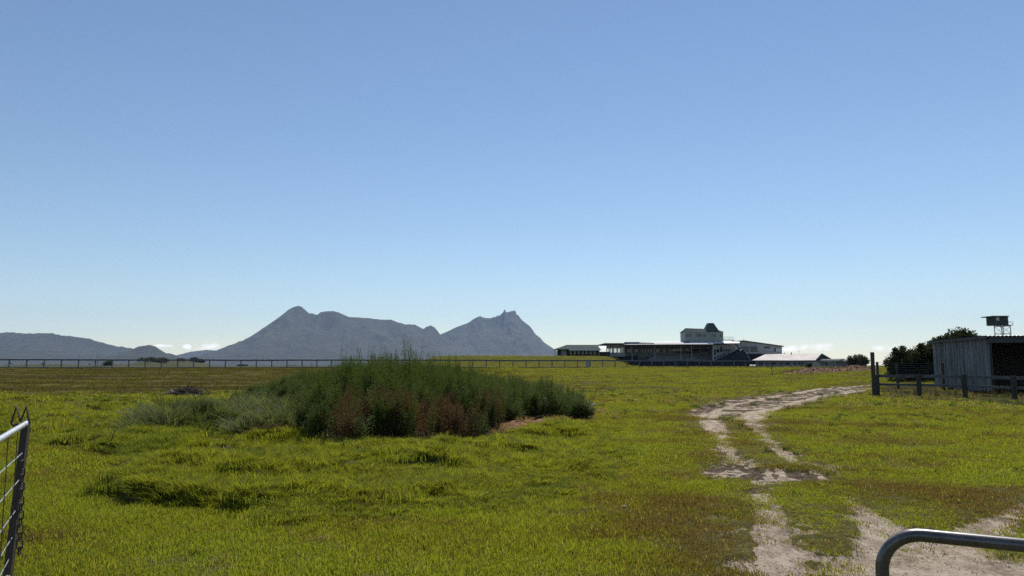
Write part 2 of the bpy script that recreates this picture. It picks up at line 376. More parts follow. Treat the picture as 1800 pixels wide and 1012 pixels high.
def ground_mat():
    m = newmat('ground_soil_and_turf'); N, L = nt(m); b = N['Principled BSDF']
    b.inputs['Roughness'].default_value = 1.0; b.inputs['Specular IOR Level'].default_value = 0.0
    g = N.new('ShaderNodeNewGeometry'); pos = g.outputs['Position']
    def noise(scale, detail=5, rough=0.65, st=(1, 1, 1)):
        mp = N.new('ShaderNodeMapping'); mp.inputs['Scale'].default_value = st; L.new(pos, mp.inputs[0])
        n = N.new('ShaderNodeTexNoise'); n.inputs['Scale'].default_value = scale; n.inputs['Detail'].default_value = detail; n.inputs['Roughness'].default_value = rough
        L.new(mp.outputs[0], n.inputs['Vector']); return n.outputs[0]
    def rng(x, a, c, lo=0.0, hi=1.0):
        r = N.new('ShaderNodeMapRange'); r.inputs[1].default_value = a; r.inputs[2].default_value = c; r.inputs[3].default_value = lo; r.inputs[4].default_value = hi
        r.interpolation_type = 'SMOOTHSTEP'
        L.new(x, r.inputs[0]); return r.outputs[0]
    def mix(f, a, c, blend='MIX'):
        x = N.new('ShaderNodeMix'); x.data_type = 'RGBA'; x.blend_type = blend
        if isinstance(f, float): x.inputs[0].default_value = f
        else: L.new(f, x.inputs[0])
        for i, q in ((6, a), (7, c)):
            if isinstance(q, tuple): x.inputs[i].default_value = (*q, 1)
            else: L.new(q, x.inputs[i])
        return x.outputs[2]
    def attr(n):
        a = N.new('ShaderNodeAttribute'); a.attribute_name = n; return a.outputs['Fac']
    big = rng(noise(0.06, 5), 0.36, 0.62); med = rng(noise(0.42, 5, 0.7), 0.34, 0.66)
    turf = mix(med, (0.075, 0.068, 0.026), (0.105, 0.125, 0.016))
    turf = mix(big, (0.085, 0.085, 0.02), turf)
    strk = rng(noise(0.35, 6, 0.75, (0.12, 1.0, 1)), 0.40, 0.60)
    bank = mix(strk, (0.042, 0.030, 0.019), (0.10, 0.092, 0.026))
    turf = mix(attr('bank'), turf, bank)
    turf = mix(attr('dry'), turf, (0.115, 0.10, 0.04))
    spk = rng(noise(7.0, 3, 0.7, (0.8, 0.35, 1)), 0.38, 0.58, 0.45, 1.1)
    v = N.new('ShaderNodeVectorMath'); v.operation = 'SCALE'; L.new(turf, v.inputs[0]); L.new(spk, v.inputs['Scale'])
    # thatch below real blades near the camera
    soil = mix(rng(noise(11, 5), 0.35, 0.65), (0.075, 0.062, 0.032), (0.125, 0.12, 0.04))
    col = mix(attr('nearness'), v.outputs[0], soil)
    track = mix(rng(noise(3.0, 4, 0.6, (0.2, 1, 1)), 0.4, 0.6), (0.16, 0.125, 0.10), (0.12, 0.10, 0.055))
    col = mix(attr('trackside'), col, track)
    far = mix(rng(noise(0.012, 5), 0.4, 0.6), (0.045, 0.055, 0.03), (0.07, 0.07, 0.045))
    col = mix(attr('farness'), col, far)
    bare = mix(rng(noise(9, 4), 0.35, 0.65), (0.16, 0.085, 0.05), (0.30, 0.18, 0.11))
    col = mix(attr('bare'), col, bare)
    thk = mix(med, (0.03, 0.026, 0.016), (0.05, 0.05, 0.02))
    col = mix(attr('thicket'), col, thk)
    crispm = attr('mud')
    mud = mix(rng(noise(14, 5), 0.35, 0.65), (0.05, 0.038, 0.03), (0.14, 0.11, 0.085))
    col = mix(crispm, col, mud)
    def crisp(a, k):
        m1 = N.new('ShaderNodeMath'); m1.operation = 'MULTIPLY_ADD'; m1.inputs[1].default_value = k; L.new(noise(13, 5, .75, (1, .6, 1)), m1.inputs[0]); 
        m2 = N.new('ShaderNodeMath'); m2.operation = 'SUBTRACT'; m2.inputs[1].default_value = k * .5; L.new(attr(a), m2.inputs[0]); L.new(m2.outputs[0], m1.inputs[2])
        return rng(m1.outputs[0], .38, .62)
    sand = mix(rng(noise(5, 6, 0.7, (1, 0.5, 1)), 0.32, 0.62), (0.23, 0.18, 0.14), (0.44, 0.37, 0.29))
    sand = mix(rng(noise(34, 3, 0.6, (1, 0.45, 1)), 0.42, 0.36), sand, (0.17, 0.13, 0.09))
    col = mix(crisp('sand', 1.1), col, sand)
    L.new(col, b.inputs['Base Color'])
    bp = N.new('ShaderNodeBump'); bp.inputs['Strength'].default_value = 0.9; bp.inputs['Distance'].default_value = 0.05
    L.new(noise(22, 7, 0.75), bp.inputs['Height']); L.new(bp.outputs[0], b.inputs['Normal'])
    return m

# ------------------------------------------------------------------ ground sheet
def build_ground():
    th = np.concatenate([np.radians(np.linspace(-44, 44, 720)), np.radians(np.linspace(50, 310, 53))])
    r = np.concatenate([np.exp(np.linspace(math.log(1.6), math.log(5), 40, endpoint=False)), np.exp(np.linspace(math.log(5), math.log(60), 480, endpoint=False)), np.exp(np.linspace(math.log(60), math.log(11500), 300))])
    T, R = np.meshgrid(th, r); x = (R * np.sin(T)).ravel(); y = (R * np.cos(T)).ravel()
    f = fields(x, y); z = H(x, y, f)
    nt_, nr = len(th), len(r)
    V = np.stack([x, y, z], 1)
    V = np.vstack([V, [[0, 0, float(H(np.array([0.0]), np.array([0.0]))[0])]]])
    i = np.arange(nr - 1)[:, None] * nt_; j = np.arange(nt_)[None, :]; j2 = (j + 1) % nt_
    q = np.stack([(i + j), (i + nt_ + j), (i + nt_ + j2), (i + j2)], -1).reshape(-1, 4)[:, ::-1]
    c = len(V) - 1
    me = bpy.data.meshes.new('ground')
    nq = len(q); tri = np.stack([np.full(nt_, c), np.arange(nt_), (np.arange(nt_) + 1) % nt_], -1)[:, ::-1]
    me.vertices.add(len(V)); me.vertices.foreach_set('co', V.ravel())
    loops = np.concatenate([q.ravel(), tri.ravel()])
    me.loops.add(len(loops)); me.loops.foreach_set('vertex_index', loops.astype(np.int32))
    st = np.concatenate([np.arange(nq) * 4, nq * 4 + np.arange(len(tri)) * 3]); tot = np.concatenate([np.full(nq, 4), np.full(len(tri), 3)])
    me.polygons.add(len(st)); me.polygons.foreach_set('loop_start', st.astype(np.int32)); me.polygons.foreach_set('loop_total', tot.astype(np.int32))
    me.polygons.foreach_set('use_smooth', np.ones(len(st), bool))
    me.update(calc_edges=True); me.validate()
    yf = y - FB * x
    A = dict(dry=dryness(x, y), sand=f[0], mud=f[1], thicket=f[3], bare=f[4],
             nearness=1 - S((R.ravel() - 26) / 22),
             bank=S((yf - 40) / 10) * (1 - S((x + 6 + 0.10 * (y - 40)) / 26)) * (1 - S((yf - 118) / 4)),
             trackside=S((yf - 108) / 5) * (1 - S((yf - 128) / 6)) * 0.85,
             farness=S((yf - 230) / 80))
    for k, a in A.items():
        at = me.attributes.new(k, 'FLOAT', 'POINT'); at.data.foreach_set('value', np.append(np.asarray(a, np.float32), 0).astype(np.float32))
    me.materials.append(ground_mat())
    o = bpy.data.objects.new('ground', me); COL.objects.link(o)
    tag(o, 'uneven green and brown paddock with sandy wheel ruts reaching to the horizon', None, None, 'structure')
    return o

# ------------------------------------------------------------------ plants as instanced stuff
HID = {}
def source_collection(name, objs):
    c = bpy.data.collections.new(name)
    for o in objs: c.objects.link(o)
    return c

def blade_mesh(name, n, rad, hmin, hmax, w, lean, m, seed, clump=False, seg=2):
    rg = np.random.default_rng(seed); V = []; Fc = []
    for i in range(n):
        if clump: rr = rad * 0.35 * rg.random() ** 0.7
        else: rr = rad * math.sqrt(rg.random())
        a = rg.random() * 2 * math.pi; bx, by = rr * math.cos(a), rr * math.sin(a)
        h = hmin + (hmax - hmin) * rg.random() ** 1.3
        ld = (a if clump else rg.random() * 2 * math.pi) + rg.normal() * 0.5; ln = h * lean * (0.3 + rg.random())
        dx, dy = math.cos(ld), math.sin(ld)
        wa = rg.random() * math.pi; wx, wy = math.cos(wa) * w / 2, math.sin(wa) * w / 2
        b = len(V)
        for k in range(seg):
            t = k / seg; ww = 1 - 0.45 * t
            px, py = bx + dx * ln * t * t, by + dy * ln * t * t; pz = h * (t - 0.25 * lean * t * t) - (0.03 if k == 0 else 0)
            V += [(px - wx * ww, py - wy * ww, pz), (px + wx * ww, py + wy * ww, pz)]
        V.append((bx + dx * ln, by + dy * ln, h * (1 - 0.25 * lean)))
        for k in range(seg - 1): Fc.append((b + 2 * k, b + 2 * k + 1, b + 2 * k + 3, b + 2 * k + 2))
        Fc.append((b + 2 * seg - 2, b + 2 * seg - 1, b + 2 * seg))
    return mk(name, V, Fc, m, link=False)

def weed_mesh(name, h, stems, m, seed, leaf=0.075, dens=70, spread=0.22, up=0.6):
    """upright many-leaved weed: stems, side shoots and narrow leaves that thin to a spike"""
    rg = np.random.default_rng(seed); V = []; Fc = []; mi = []
    def tubeq(a, b, r):
        base = len(V)
        for p, rr in ((a, r), (b, r * 0.5)):
            for k in range(3):
                t = 2.1 * k; V.append((p[0] + rr * math.cos(t), p[1] + rr * math.sin(t), p[2]))
        for k in range(3): Fc.append((base + k, base + (k + 1) % 3, base + 3 + (k + 1) % 3, base + 3 + k)); mi.append(1)
    def leafq(p, az, el, ln, w):
        d = np.array([math.cos(az) * math.cos(el), math.sin(az) * math.cos(el), math.sin(el)]); s = np.array([-math.sin(az), math.cos(az), 0.25 * rg.normal()]) * w
        p = np.array(p); b = len(V)
        V.extend([tuple(p), tuple(p + d * ln * 0.5 + s), tuple(p + d * ln + np.array([0, 0, -ln * 0.12])), tuple(p + d * ln * 0.5 - s)]); Fc.append((b, b + 1, b + 2, b + 3)); mi.append(0)
    for s in range(stems):
        a = rg.random() * 6.28; sp = spread * rg.random(); hh = h * (0.7 + 0.3 * rg.random())
        p0 = np.array([0.25 * sp * math.cos(a), 0.25 * sp * math.sin(a), -0.05]); lean = np.array([math.cos(a), math.sin(a), 0]) * sp * 0.9
        def at(t): return p0 + np.array([0, 0, (hh + 0.05) * t]) + lean * t * t
        for k in range(4): tubeq(at(k / 4), at((k + 1) / 4), 0.007 * (1 - k / 5))
        for i in range(dens):
            t = 0.12 + 0.88 * rg.random() ** 0.8
            az = rg.random() * 6.28; env = (0.35 + 0.65 * (1 - t) ** 0.6) * leaf
            p = at(t)
            if rg.random() < 0.7 and t < 0.93:      # leaf on a side shoot
                q = (0.04 + 0.16 * rg.random()) * (1.15 - t) * h / 1.2
                p = p + np.array([math.cos(az) * q, math.sin(az) * q, q * (0.7 + 0.8 * rg.random())])
            leafq(p, az + rg.normal() * 0.7, up + rg.normal() * 0.35, env * (0.7 + 0.6 * rg.random()), env * 0.13)
    return mk(name, V, Fc, [m, M['stem']], link=False, midx=mi)

def scatter(name, label, objs, x, y, z, scl, tilt=0.15, zs=None, yaw=None, idx=None, cat='grass', dry=None):
    n = len(x)
    me = bpy.data.meshes.new(name); me.vertices.add(n)
    me.vertices.foreach_set('co', np.stack([x, y, z], 1).astype(np.float32).ravel())
    rot = np.stack([RNG.normal(size=n) * tilt, RNG.normal(size=n) * tilt, RNG.random(n) * 6.283 if yaw is None else yaw], 1).astype(np.float32)
    sv = np.stack([scl, scl, scl if zs is None else zs], 1).astype(np.float32)
    me.attributes.new('rot', 'FLOAT_VECTOR', 'POINT').data.foreach_set('vector', rot.ravel())
    me.attributes.new('scl', 'FLOAT_VECTOR', 'POINT').data.foreach_set('vector', sv.ravel())
    me.attributes.new('dry', 'FLOAT', 'POINT').data.foreach_set('value', (np.zeros(n) if dry is None else dry).astype(np.float32))
    me.attributes.new('idx', 'INT', 'POINT').data.foreach_set('value', (RNG.integers(0, len(objs), n) if idx is None else idx).astype(np.int32))
    o = bpy.data.objects.new(name, me); COL.objects.link(o)
    c = source_collection(name + '_kinds', objs)
    g = bpy.data.node_groups.new(name + '_nodes', 'GeometryNodeTree')
    g.interface.new_socket('Geometry', in_out='INPUT', socket_type='NodeSocketGeometry'); g.interface.new_socket('Geometry', in_out='OUTPUT', socket_type='NodeSocketGeometry')
    gi = g.nodes.new('NodeGroupInput'); go = g.nodes.new('NodeGroupOutput'); ip = g.nodes.new('GeometryNodeInstanceOnPoints')
    ci = g.nodes.new('GeometryNodeCollectionInfo'); ci.inputs['Collection'].default_value = c; ci.inputs['Separate Children'].default_value = True; ci.inputs['Reset Children'].default_value = True
    ip.inputs['Pick Instance'].default_value = True
    def na(nm, ty):
        a = g.nodes.new('GeometryNodeInputNamedAttribute'); a.data_type = ty; a.inputs['Name'].default_value = nm
        return next(q for q in a.outputs if q.enabled and q.name == 'Attribute')
    g.links.new(gi.outputs[0], ip.inputs['Points']); g.links.new(ci.outputs[0], ip.inputs['Instance'])
    g.links.new(na('idx', 'INT'), ip.inputs['Instance Index']); g.links.new(na('rot', 'FLOAT_VECTOR'), ip.inputs['Rotation']); g.links.new(na('scl', 'FLOAT_VECTOR'), ip.inputs['Scale'])
    g.links.new(ip.outputs[0], go.inputs[0])
    md = o.modifiers.new('scatter', 'NODES'); md.node_group = g
    return tag(o, label, cat, None, 'stuff')

def sector(n, r0, r1, a=37.0):
    r = np.sqrt(RNG.random(n) * (r1 * r1 - r0 * r0) + r0 * r0); t = np.radians(RNG.uniform(-a, a, n))
    return r * np.sin(t), r * np.cos(t)

def build_grass():
    near = [blade_mesh('turf_patch', 140, 0.20, 0.012, 0.05, 0.006, 0.7, M['lawn'], i) for i in range(5)]
    mid = [blade_mesh('turf_patch', 120, 0.32, 0.015, 0.06, 0.010, 0.7, M['lawn'], 10 + i) for i in range(4)]
    far = [blade_mesh('turf_patch', 90, 0.7, 0.03, 0.09, 0.022, 0.6, M['lawn'], 20 + i) for i in range(4)]
    def put(n, r0, r1, objs, nm, lab, a=37, bank=False, s=(0.7, 1.3), dry0=0.0):
        x, y = sector(n, r0, r1, a); f = fields(x, y); z = H(x, y, f)
        cover = fbm(x / 0.9, y / 0.9, 51)
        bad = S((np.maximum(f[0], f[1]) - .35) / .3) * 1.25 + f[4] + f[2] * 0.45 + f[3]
        bad = bad + 0.30 * f[5] * (cover < 0.5) + 0.3 * (fbm(x / 1.7, y / 1.2, 52) < 0.42)
        k = (RNG.random(n) > bad) | ((RNG.random(n) < 0.05) & (f[0] > 0.3) & (fbm(x / .35, y / .35, 55) > .52))
        bk = S((y - FB * x - 40) / 10) * (1 - S((x + 6 + 0.10 * (y - 40)) / 26))
        if bank is not None: k &= (RNG.random(n) < bk) if bank else (RNG.random(n) > bk)
        yf = y - FB * x; k &= (yf < 112) | ((yf > 130) & (x > -24))
        x, y, z = x[k], y[k], z[k]; c = cover[k]
        sc_ = (s[0] + (s[1] - s[0]) * RNG.random(len(x))); wn = f[5][k]
        scatter(nm, lab, objs, x, y, z, sc_, zs=sc_ * (0.35 + 1.1 * c) * (1 - 0.6 * wn) * (0.75 + 0.7 * (1 - S((x + 1) / 5))), tilt=0.08, dry=np.clip(dryness(x, y) + 0.25 * RNG.normal(size=len(x)) * (dryness(x, y) > .1) + .5 * wn + dry0 - .10 * S((fbm(x / 2.8, y / 2, 88) - .52) / .1), -.3, 1))
    put(9000, 4.0, 13, near, 'short_grass', 'short trodden grass beside the sandy ruts in the foreground', a=40, bank=None)
    put(20000, 12.5, 32, mid, 'paddock_grass', 'short yellow green grass across the middle of the paddock', bank=None)
    put(30000, 31, 120, far, 'distant_grass', 'green turf rising towards the racecourse rail', bank=False, dry0=.16)
    farb = [blade_mesh('turf_patch', 50, 0.8, 0.04, 0.12, 0.03, 0.6, M['bank'], 30 + i) for i in range(4)]
    put(6000, 36, 118, farb, 'bank_grass', 'brown and green grass on the embankment below the rail', bank=True)
    lawnp = [blade_mesh('turf_patch', 40, 1.2, 0.05, 0.12, 0.06, 0.6, M['lawn'], 35 + i) for i in range(3)]
    put(9000, 118, 200, lawnp, 'lawn_grass', 'mown green grass of the raised lawn in front of the pavilion', a=32, bank=False, dry0=.42)
    # long grass of the wet ground
    longs = [blade_mesh('grass_tussock', 120, 0.34, 0.06, 0.21, 0.0075, 0.9, M['long'], 40 + i, clump=True, seg=3) for i in range(5)]
    longf = [blade_mesh('grass_tussock', 80, 0.46, 0.10, 0.26, 0.016, 0.9, M['long'], 50 + i, clump=True, seg=3) for i in range(4)]
    for n, r0, r1, objs, nm, lab in ((16000, 7, 19, longs, 'long_grass', 'long lush hummocky grass of the wet hollow, nearest part'),
                                     (9500, 18.5, 48, longf, 'rank_grass', 'rank green tussock grass behind the wet hollow on the left')):
        x, y = sector(n, r0, r1, 38)
        if r0 < 10:                                     # overhanging tussocks along the little cut edges
            for l in DITCH:
                for (ax, ay, _), (bx, by, _) in zip(l[:-1], l[1:]):
                    q = int(60 * math.hypot(bx - ax, by - ay)) + 4; t_ = RNG.random(q); x = np.append(x, ax + (bx - ax) * t_ + RNG.normal(size=q) * .05); y = np.append(y, ay + (by - ay) * t_ + .06 + .3 * RNG.random(q))
        f = fields(x, y); z = H(x, y, f)
        k = (f[2] > 0.35 - .22 * (x > -2.6)) & (f[3] < 0.3) & (f[4] < 0.4) & ((inpoly(x, y, PALE) > 0.1) | (RNG.random(len(x)) < .35)); x, y, z = x[k], y[k], z[k]
        hv = fbm(x / 1.5, y / 1.1, 25); s_ = 0.6 + 0.45 * RNG.random(len(x))
        low = 1 - 0.4 * S((0.46 - fbm(x / 1.6, y / 1.0, 61)) / 0.10); keep = RNG.random(len(x)) > 0.35 * S((0.40 - fbm(x / 1.6, y / 1.0, 61)) / 0.05)
        mk_ = (.35 + .65 * f[2])[k]; x, y, z, hv, s_, low, mk_ = (q[keep] for q in (x, y, z, hv, s_, low, mk_))
        scatter(nm, lab, objs, x, y, z, s_, zs=s_ * (0.3 + 1.3 * hv) * low * mk_, tilt=0.15, dry=0.6 * S((fbm(x / 2.5, y / 1.8, 85) - .5) / .12))
    pale = [blade_mesh('grass_tussock', 75, 0.45, 0.2, 0.55, 0.02, 1.2, M['palegrass'], 60 + i, clump=True, seg=4) for i in range(4)]
    n = 1500; px = np.array([p[0] for p in PALE]); py = np.array([p[1] for p in PALE])
    x = RNG.uniform(px.min(), px.max(), n); y = RNG.uniform(py.min(), py.max(), n); k = inpoly(x, y, PALE) < 0; x, y = x[k], y[k]
    pn = fbm(x / 0.9, y / 0.8, 87); hole = S((G(322, 742)[0] + .9 - np.hypot(x - G(322, 742)[0], (y - G(322, 742)[1])) - G(322, 742)[0]) / .5)
    k = (RNG.random(len(x)) < .75) & (RNG.random(len(x)) > 0.8 * S((0.45 - pn) / .06)) & (RNG.random(len(x)) > .8 * hole); x, y, pn = x[k], y[k], pn[k]
    scatter('pale_grass', 'pale grey green arching grass left of the tall weeds', pale, x, y, H(x, y), 0.6 + 0.6 * RNG.random(len(x)), zs=(0.25 + 1.7 * pn) * (0.6 + .6 * RNG.random(len(x))), tilt=0.25, dry=S((.5 - pn) / .1))
    # thicket
    weeds = [weed_mesh('tall_weed', 1.2 + 0.11 * i, 3 + i % 4, M['weed'], 70 + i, dens=120 + 25 * (i % 3), leaf=(0.10, .085, .12)[i % 3], spread=(.2, .45, .3)[i % 3], up=.85) for i in range(7)]
    reds = [weed_mesh('tall_weed', 0.95 + 0.05 * i, 6, M['weedred'], 80 + i, dens=90, leaf=0.06, spread=0.3) for i in range(4)]
    px = np.array([p[0] for p in THICKET]); py = np.array([p[1] for p in THICKET]); nc = 900
    cx = RNG.uniform(px.min() - .5, px.max() + .5, nc); cy = RNG.uniform(py.min() - .5, py.max() + .5, nc); ch = RNG.uniform(.76, 1.14, nc); cd = RNG.random(nc)
    ci = RNG.integers(0, nc, 9000); rr = np.abs(RNG.normal(size=9000)) * .30; aa = RNG.random(9000) * 6.28
    x = cx[ci] + rr * np.cos(aa); y = cy[ci] + rr * np.sin(aa); f = fields(x, y); k = (f[3] > 0.45) & (inpoly(x, y, THICKET) < .2); x, y, ci, rr = x[k], y[k], ci[k], rr[k]
    u = 900 + F * x / y
    d = -inpoly(x, y, THICKET)
    front = S((18.6 - y) / 2.0)
    pr = front * S((u - 560) / 60) * (0.30 + 0.70 * (fbm(x / .8, y / 0.7, 71) > 0.45)) * .95
    red = (.4 * cd[ci] + .6 * RNG.random(len(x))) < pr * .85
    tgt = np.interp(u, [405, 440, 500, 560, 630, 720, 780, 860, 950, 1000, 1045], [0.35, .5, .8, 1.12, 1.5, 1.5, 1.3, 1.03, .9, 0.75, 0.55])
    hh = np.where(y < 17.5, np.minimum(tgt, 1.02 + 0.10 * (y - 15)), tgt)
    hh = hh * ch[ci] * (1.05 - .25 * rr) * (0.78 + 0.32 * RNG.random(len(x))) * (0.85 + 0.15 * S(d / .5))
    k = ~red & (RNG.random(len(x)) < 0.9); z = H(x, y)
    scatter('weed_thicket', 'dense dark green thicket of tall upright weeds in the wet hollow', weeds, x[k], y[k], z[k], 0.62 + 0.35 * RNG.random(k.sum()), zs=hh[k] / 1.45, tilt=0.11, cat='weeds', dry=.5 * (RNG.random(k.sum()) < .10) + .6 * (cd[ci[k]] - .75))
    k = red & (RNG.random(len(x)) < 0.75)
    scatter('dry_weeds', 'reddish brown dying weeds along the front of the tall green thicket', reds, x[k], y[k], z[k], 0.8 + 0.4 * RNG.random(k.sum()), zs=np.minimum(hh[k] * 1.15, 1.15) / 1.1, tilt=0.08, cat='weeds')
    for nm, lab, cu, cv, rx, n_, hh_, ob in (('rank_weeds', 'dark green low weeds at the left end of the pale arching grass', 318, 756, .95, 170, .62, weeds), ('brown_weeds', 'low brown dying weeds between the pale grass and the tall thicket', 480, 778, .75, 90, .34, reds)):
        gx, gy = G(cu, cv); r_ = np.sqrt(RNG.random(n_)); a_ = RNG.random(n_) * 6.28; x2 = gx + rx * r_ * np.cos(a_); y2 = gy + .6 * rx * r_ * np.sin(a_)
        scatter(nm, lab, ob, x2, y2, H(x2, y2), .5 + .3 * RNG.random(n_), zs=hh_ * (.45 + .4 * RNG.random(n_)) * (1.1 - .4 * r_), tilt=.25, dry=.2 * RNG.random(n_))
    x2, y2 = G(391, 712); rt = blade_mesh('reed_tuft', 120, .42, .35, .75, .012, .35, M['long'], 131, clump=True, seg=3); COL.objects.link(rt); rt.location = (x2, y2, float(H(np.array([x2]), np.array([y2]))[0])); tag(rt, 'upright tuft of green rushes standing just right of the brush pile', 'rush tuft')
    dryp = [blade_mesh('dry_tuft', 50, 0.25, 0.05, 0.16, 0.01, 1.2, M['dry'], 90 + i, clump=True) for i in range(3)]
    n = 1500; px = np.array([p[0] for p in BARE]); py = np.array([p[1] for p in BARE])
    x = RNG.uniform(px.min() - 1, px.max() + 1, n); y = RNG.uniform(py.min() - 1, py.max() + 1, n); f = fields(x, y); k = (f[4] > 0.4) & (f[3] < 0.6); x, y = x[k], y[k]
    scatter('dead_grass', 'rusty dead grass along the right hand edge of the weed thicket', dryp, x, y, H(x, y), 0.6 + 0.6 * RNG.random(len(x)), tilt=0.2)
    lit = [blade_mesh('straw_bits', 14, 0.18, 0.004, 0.03, 0.005, 5.0, M['dry'], 95 + i) for i in range(4)]
    x, y = sector(5000, 5, 24, 38); f = fields(x, y); k = (f[5] > .2) & (RNG.random(5000) < .8); x, y, f = x[k], y[k], [q[k] for q in f]
    scatter('straw_litter', 'dry straw and twigs scattered over the sandy ruts', lit, x, y, H(x, y, f), 0.6 + 0.8 * RNG.random(len(x)), tilt=0.15, dry=RNG.random(len(x)) * .5)
    tf = [blade_mesh('lawn_tuft', 45, 0.16, 0.03, 0.11, 0.008, 1.2, M['weed'], 100 + i, clump=True) for i in range(4)] + [blade_mesh('lawn_tuft', 30, 0.2, 0.03, 0.14, 0.007, 1.4, M['dry'], 105 + i, clump=True) for i in range(2)]
    x, y = sector(3600, 5, 48, 38); f = fields(x, y); k = (f[2] < .4) & (f[0] < .6) & (fbm(x / 2.5, y / 2, 57) > .44); x, y = x[k], y[k]
    scatter('lawn_tufts', 'dark small weed tufts dotted over the short paddock turf', tf, x, y, H(x, y), (0.5 + 0.8 * RNG.random(len(x))) * np.clip(y / 14, .6, 1.8), tilt=0.15)
    # dry weeds under the yard fence
    n = 110; u = RNG.uniform(1548, 1830, n); x = []; y = []
    for uu in u:
        p = G(uu, 691 + (uu - 1540) / 260 * 7 + random.uniform(-3, 2)); x.append(p[0]); y.append(p[1])
    x = np.array(x); y = np.array(y)
    scatter('yard_weeds', 'straw coloured dry weeds growing under the yard fence', reds, x, y, H(x, y), 0.3 + .4 * RNG.random(n), zs=.15 + .4 * RNG.random(n) ** 2, tilt=0.2, cat='weeds', dry=np.full(n, .6))

# ------------------------------------------------------------------ hills
def mountain_mat():
    m = newmat('hill_bush_and_rock'); N, L = nt(m); b = N['Principled BSDF']; b.inputs['Roughness'].default_value = 0.95; b.inputs['Specular IOR Level'].default_value = 0.1
    g = N.new('ShaderNodeNewGeometry')
    n = N.new('ShaderNodeTexNoise'); n.inputs['Scale'].default_value = 0.006; n.inputs['Detail'].default_value = 7; n.inputs['Roughness'].default_value = 0.55; L.new(g.outputs['Position'], n.inputs['Vector'])
    cr = N.new('ShaderNodeValToRGB'); e = cr.color_ramp.elements; e[0].position = 0.38; e[0].color = (0.018, 0.022, 0.014, 1); e[1].position = 0.68; e[1].color = (0.032, 0.032, 0.023, 1)
    L.new(n.outputs[0], cr.inputs[0]); L.new(cr.outputs[0], b.inputs['Base Color']); return m

def ridge(name, label, prof, Y, front, back, seed, mm, rough=1.0, skew=0.35):
    us = np.array([p[0] for p in prof], float); vs = np.array([p[1] for p in prof], float)
    nx, ny = 420, 90
    uu = np.linspace(us[0], us[-1], nx); vv = np.interp(uu, us, vs)
    zz = np.array([max(zat(v, Y), 0) for v in vv]); xx = np.array([xat(u, v, Y) for u, v in zip(uu, vv)])
    zz = zz + (fbm(xx / 45, xx * 0 + seed, seed, 4) - 0.5) * 9 * rough * np.minimum(1, zz / 100)
    t = np.concatenate([np.linspace(-1, 0, ny * 2 // 3, endpoint=False), np.linspace(0, 1, ny // 3)])
    X = xx[None, :] + 0 * t[:, None]; T = t[:, None] + 0 * X
    # the crest height sampled with a sideways shift so that spurs run obliquely down the slope
    sh = np.where(T < 0, -T * skew * front * 0.5, 0)
    Zr = np.interp(X - sh * 0.6, xx, zz, left=0, right=0); Z0 = np.interp(X, xx, zz)
    w = np.clip(-T * 3, 0, 1); base = Z0 * (1 - w) + np.minimum(Zr, Z0 * 1.3) * w
    Yw = Y + np.where(T < 0, T * front, T * back)
    fall = np.where(T < 0, (1 - np.abs(T)) ** 1.15, (1 - np.abs(T)) ** 1.2)
    sp = np.abs(fbm((X - sh) / 330, Yw / 900, seed + 3, 4) - 0.5) * 2
    sp2 = np.abs(fbm((X - sh) / 90, Yw / 240, seed + 7, 3) - 0.5) * 2
    rel = np.minimum(1, np.abs(T) * 5) * np.minimum(1, (1 - np.abs(T)) * 4)
    Z = base * fall * (1 - rel * (0.45 * sp + 0.06 * sp2)) - 6 * (np.abs(T) > 0.999)
    V = np.stack([X.ravel(), Yw.ravel(), Z.ravel()], 1); ny2 = len(t)
    i = np.arange(ny2 - 1)[:, None] * nx; j = np.arange(nx - 1)[None, :]
    q = np.stack([i + j, i + j + 1, i + nx + j + 1, i + nx + j], -1).reshape(-1, 4)
    o = mk(name, V.tolist(), q.tolist(), mm, smooth=True)
    return tag(o, label, None, None, 'structure')

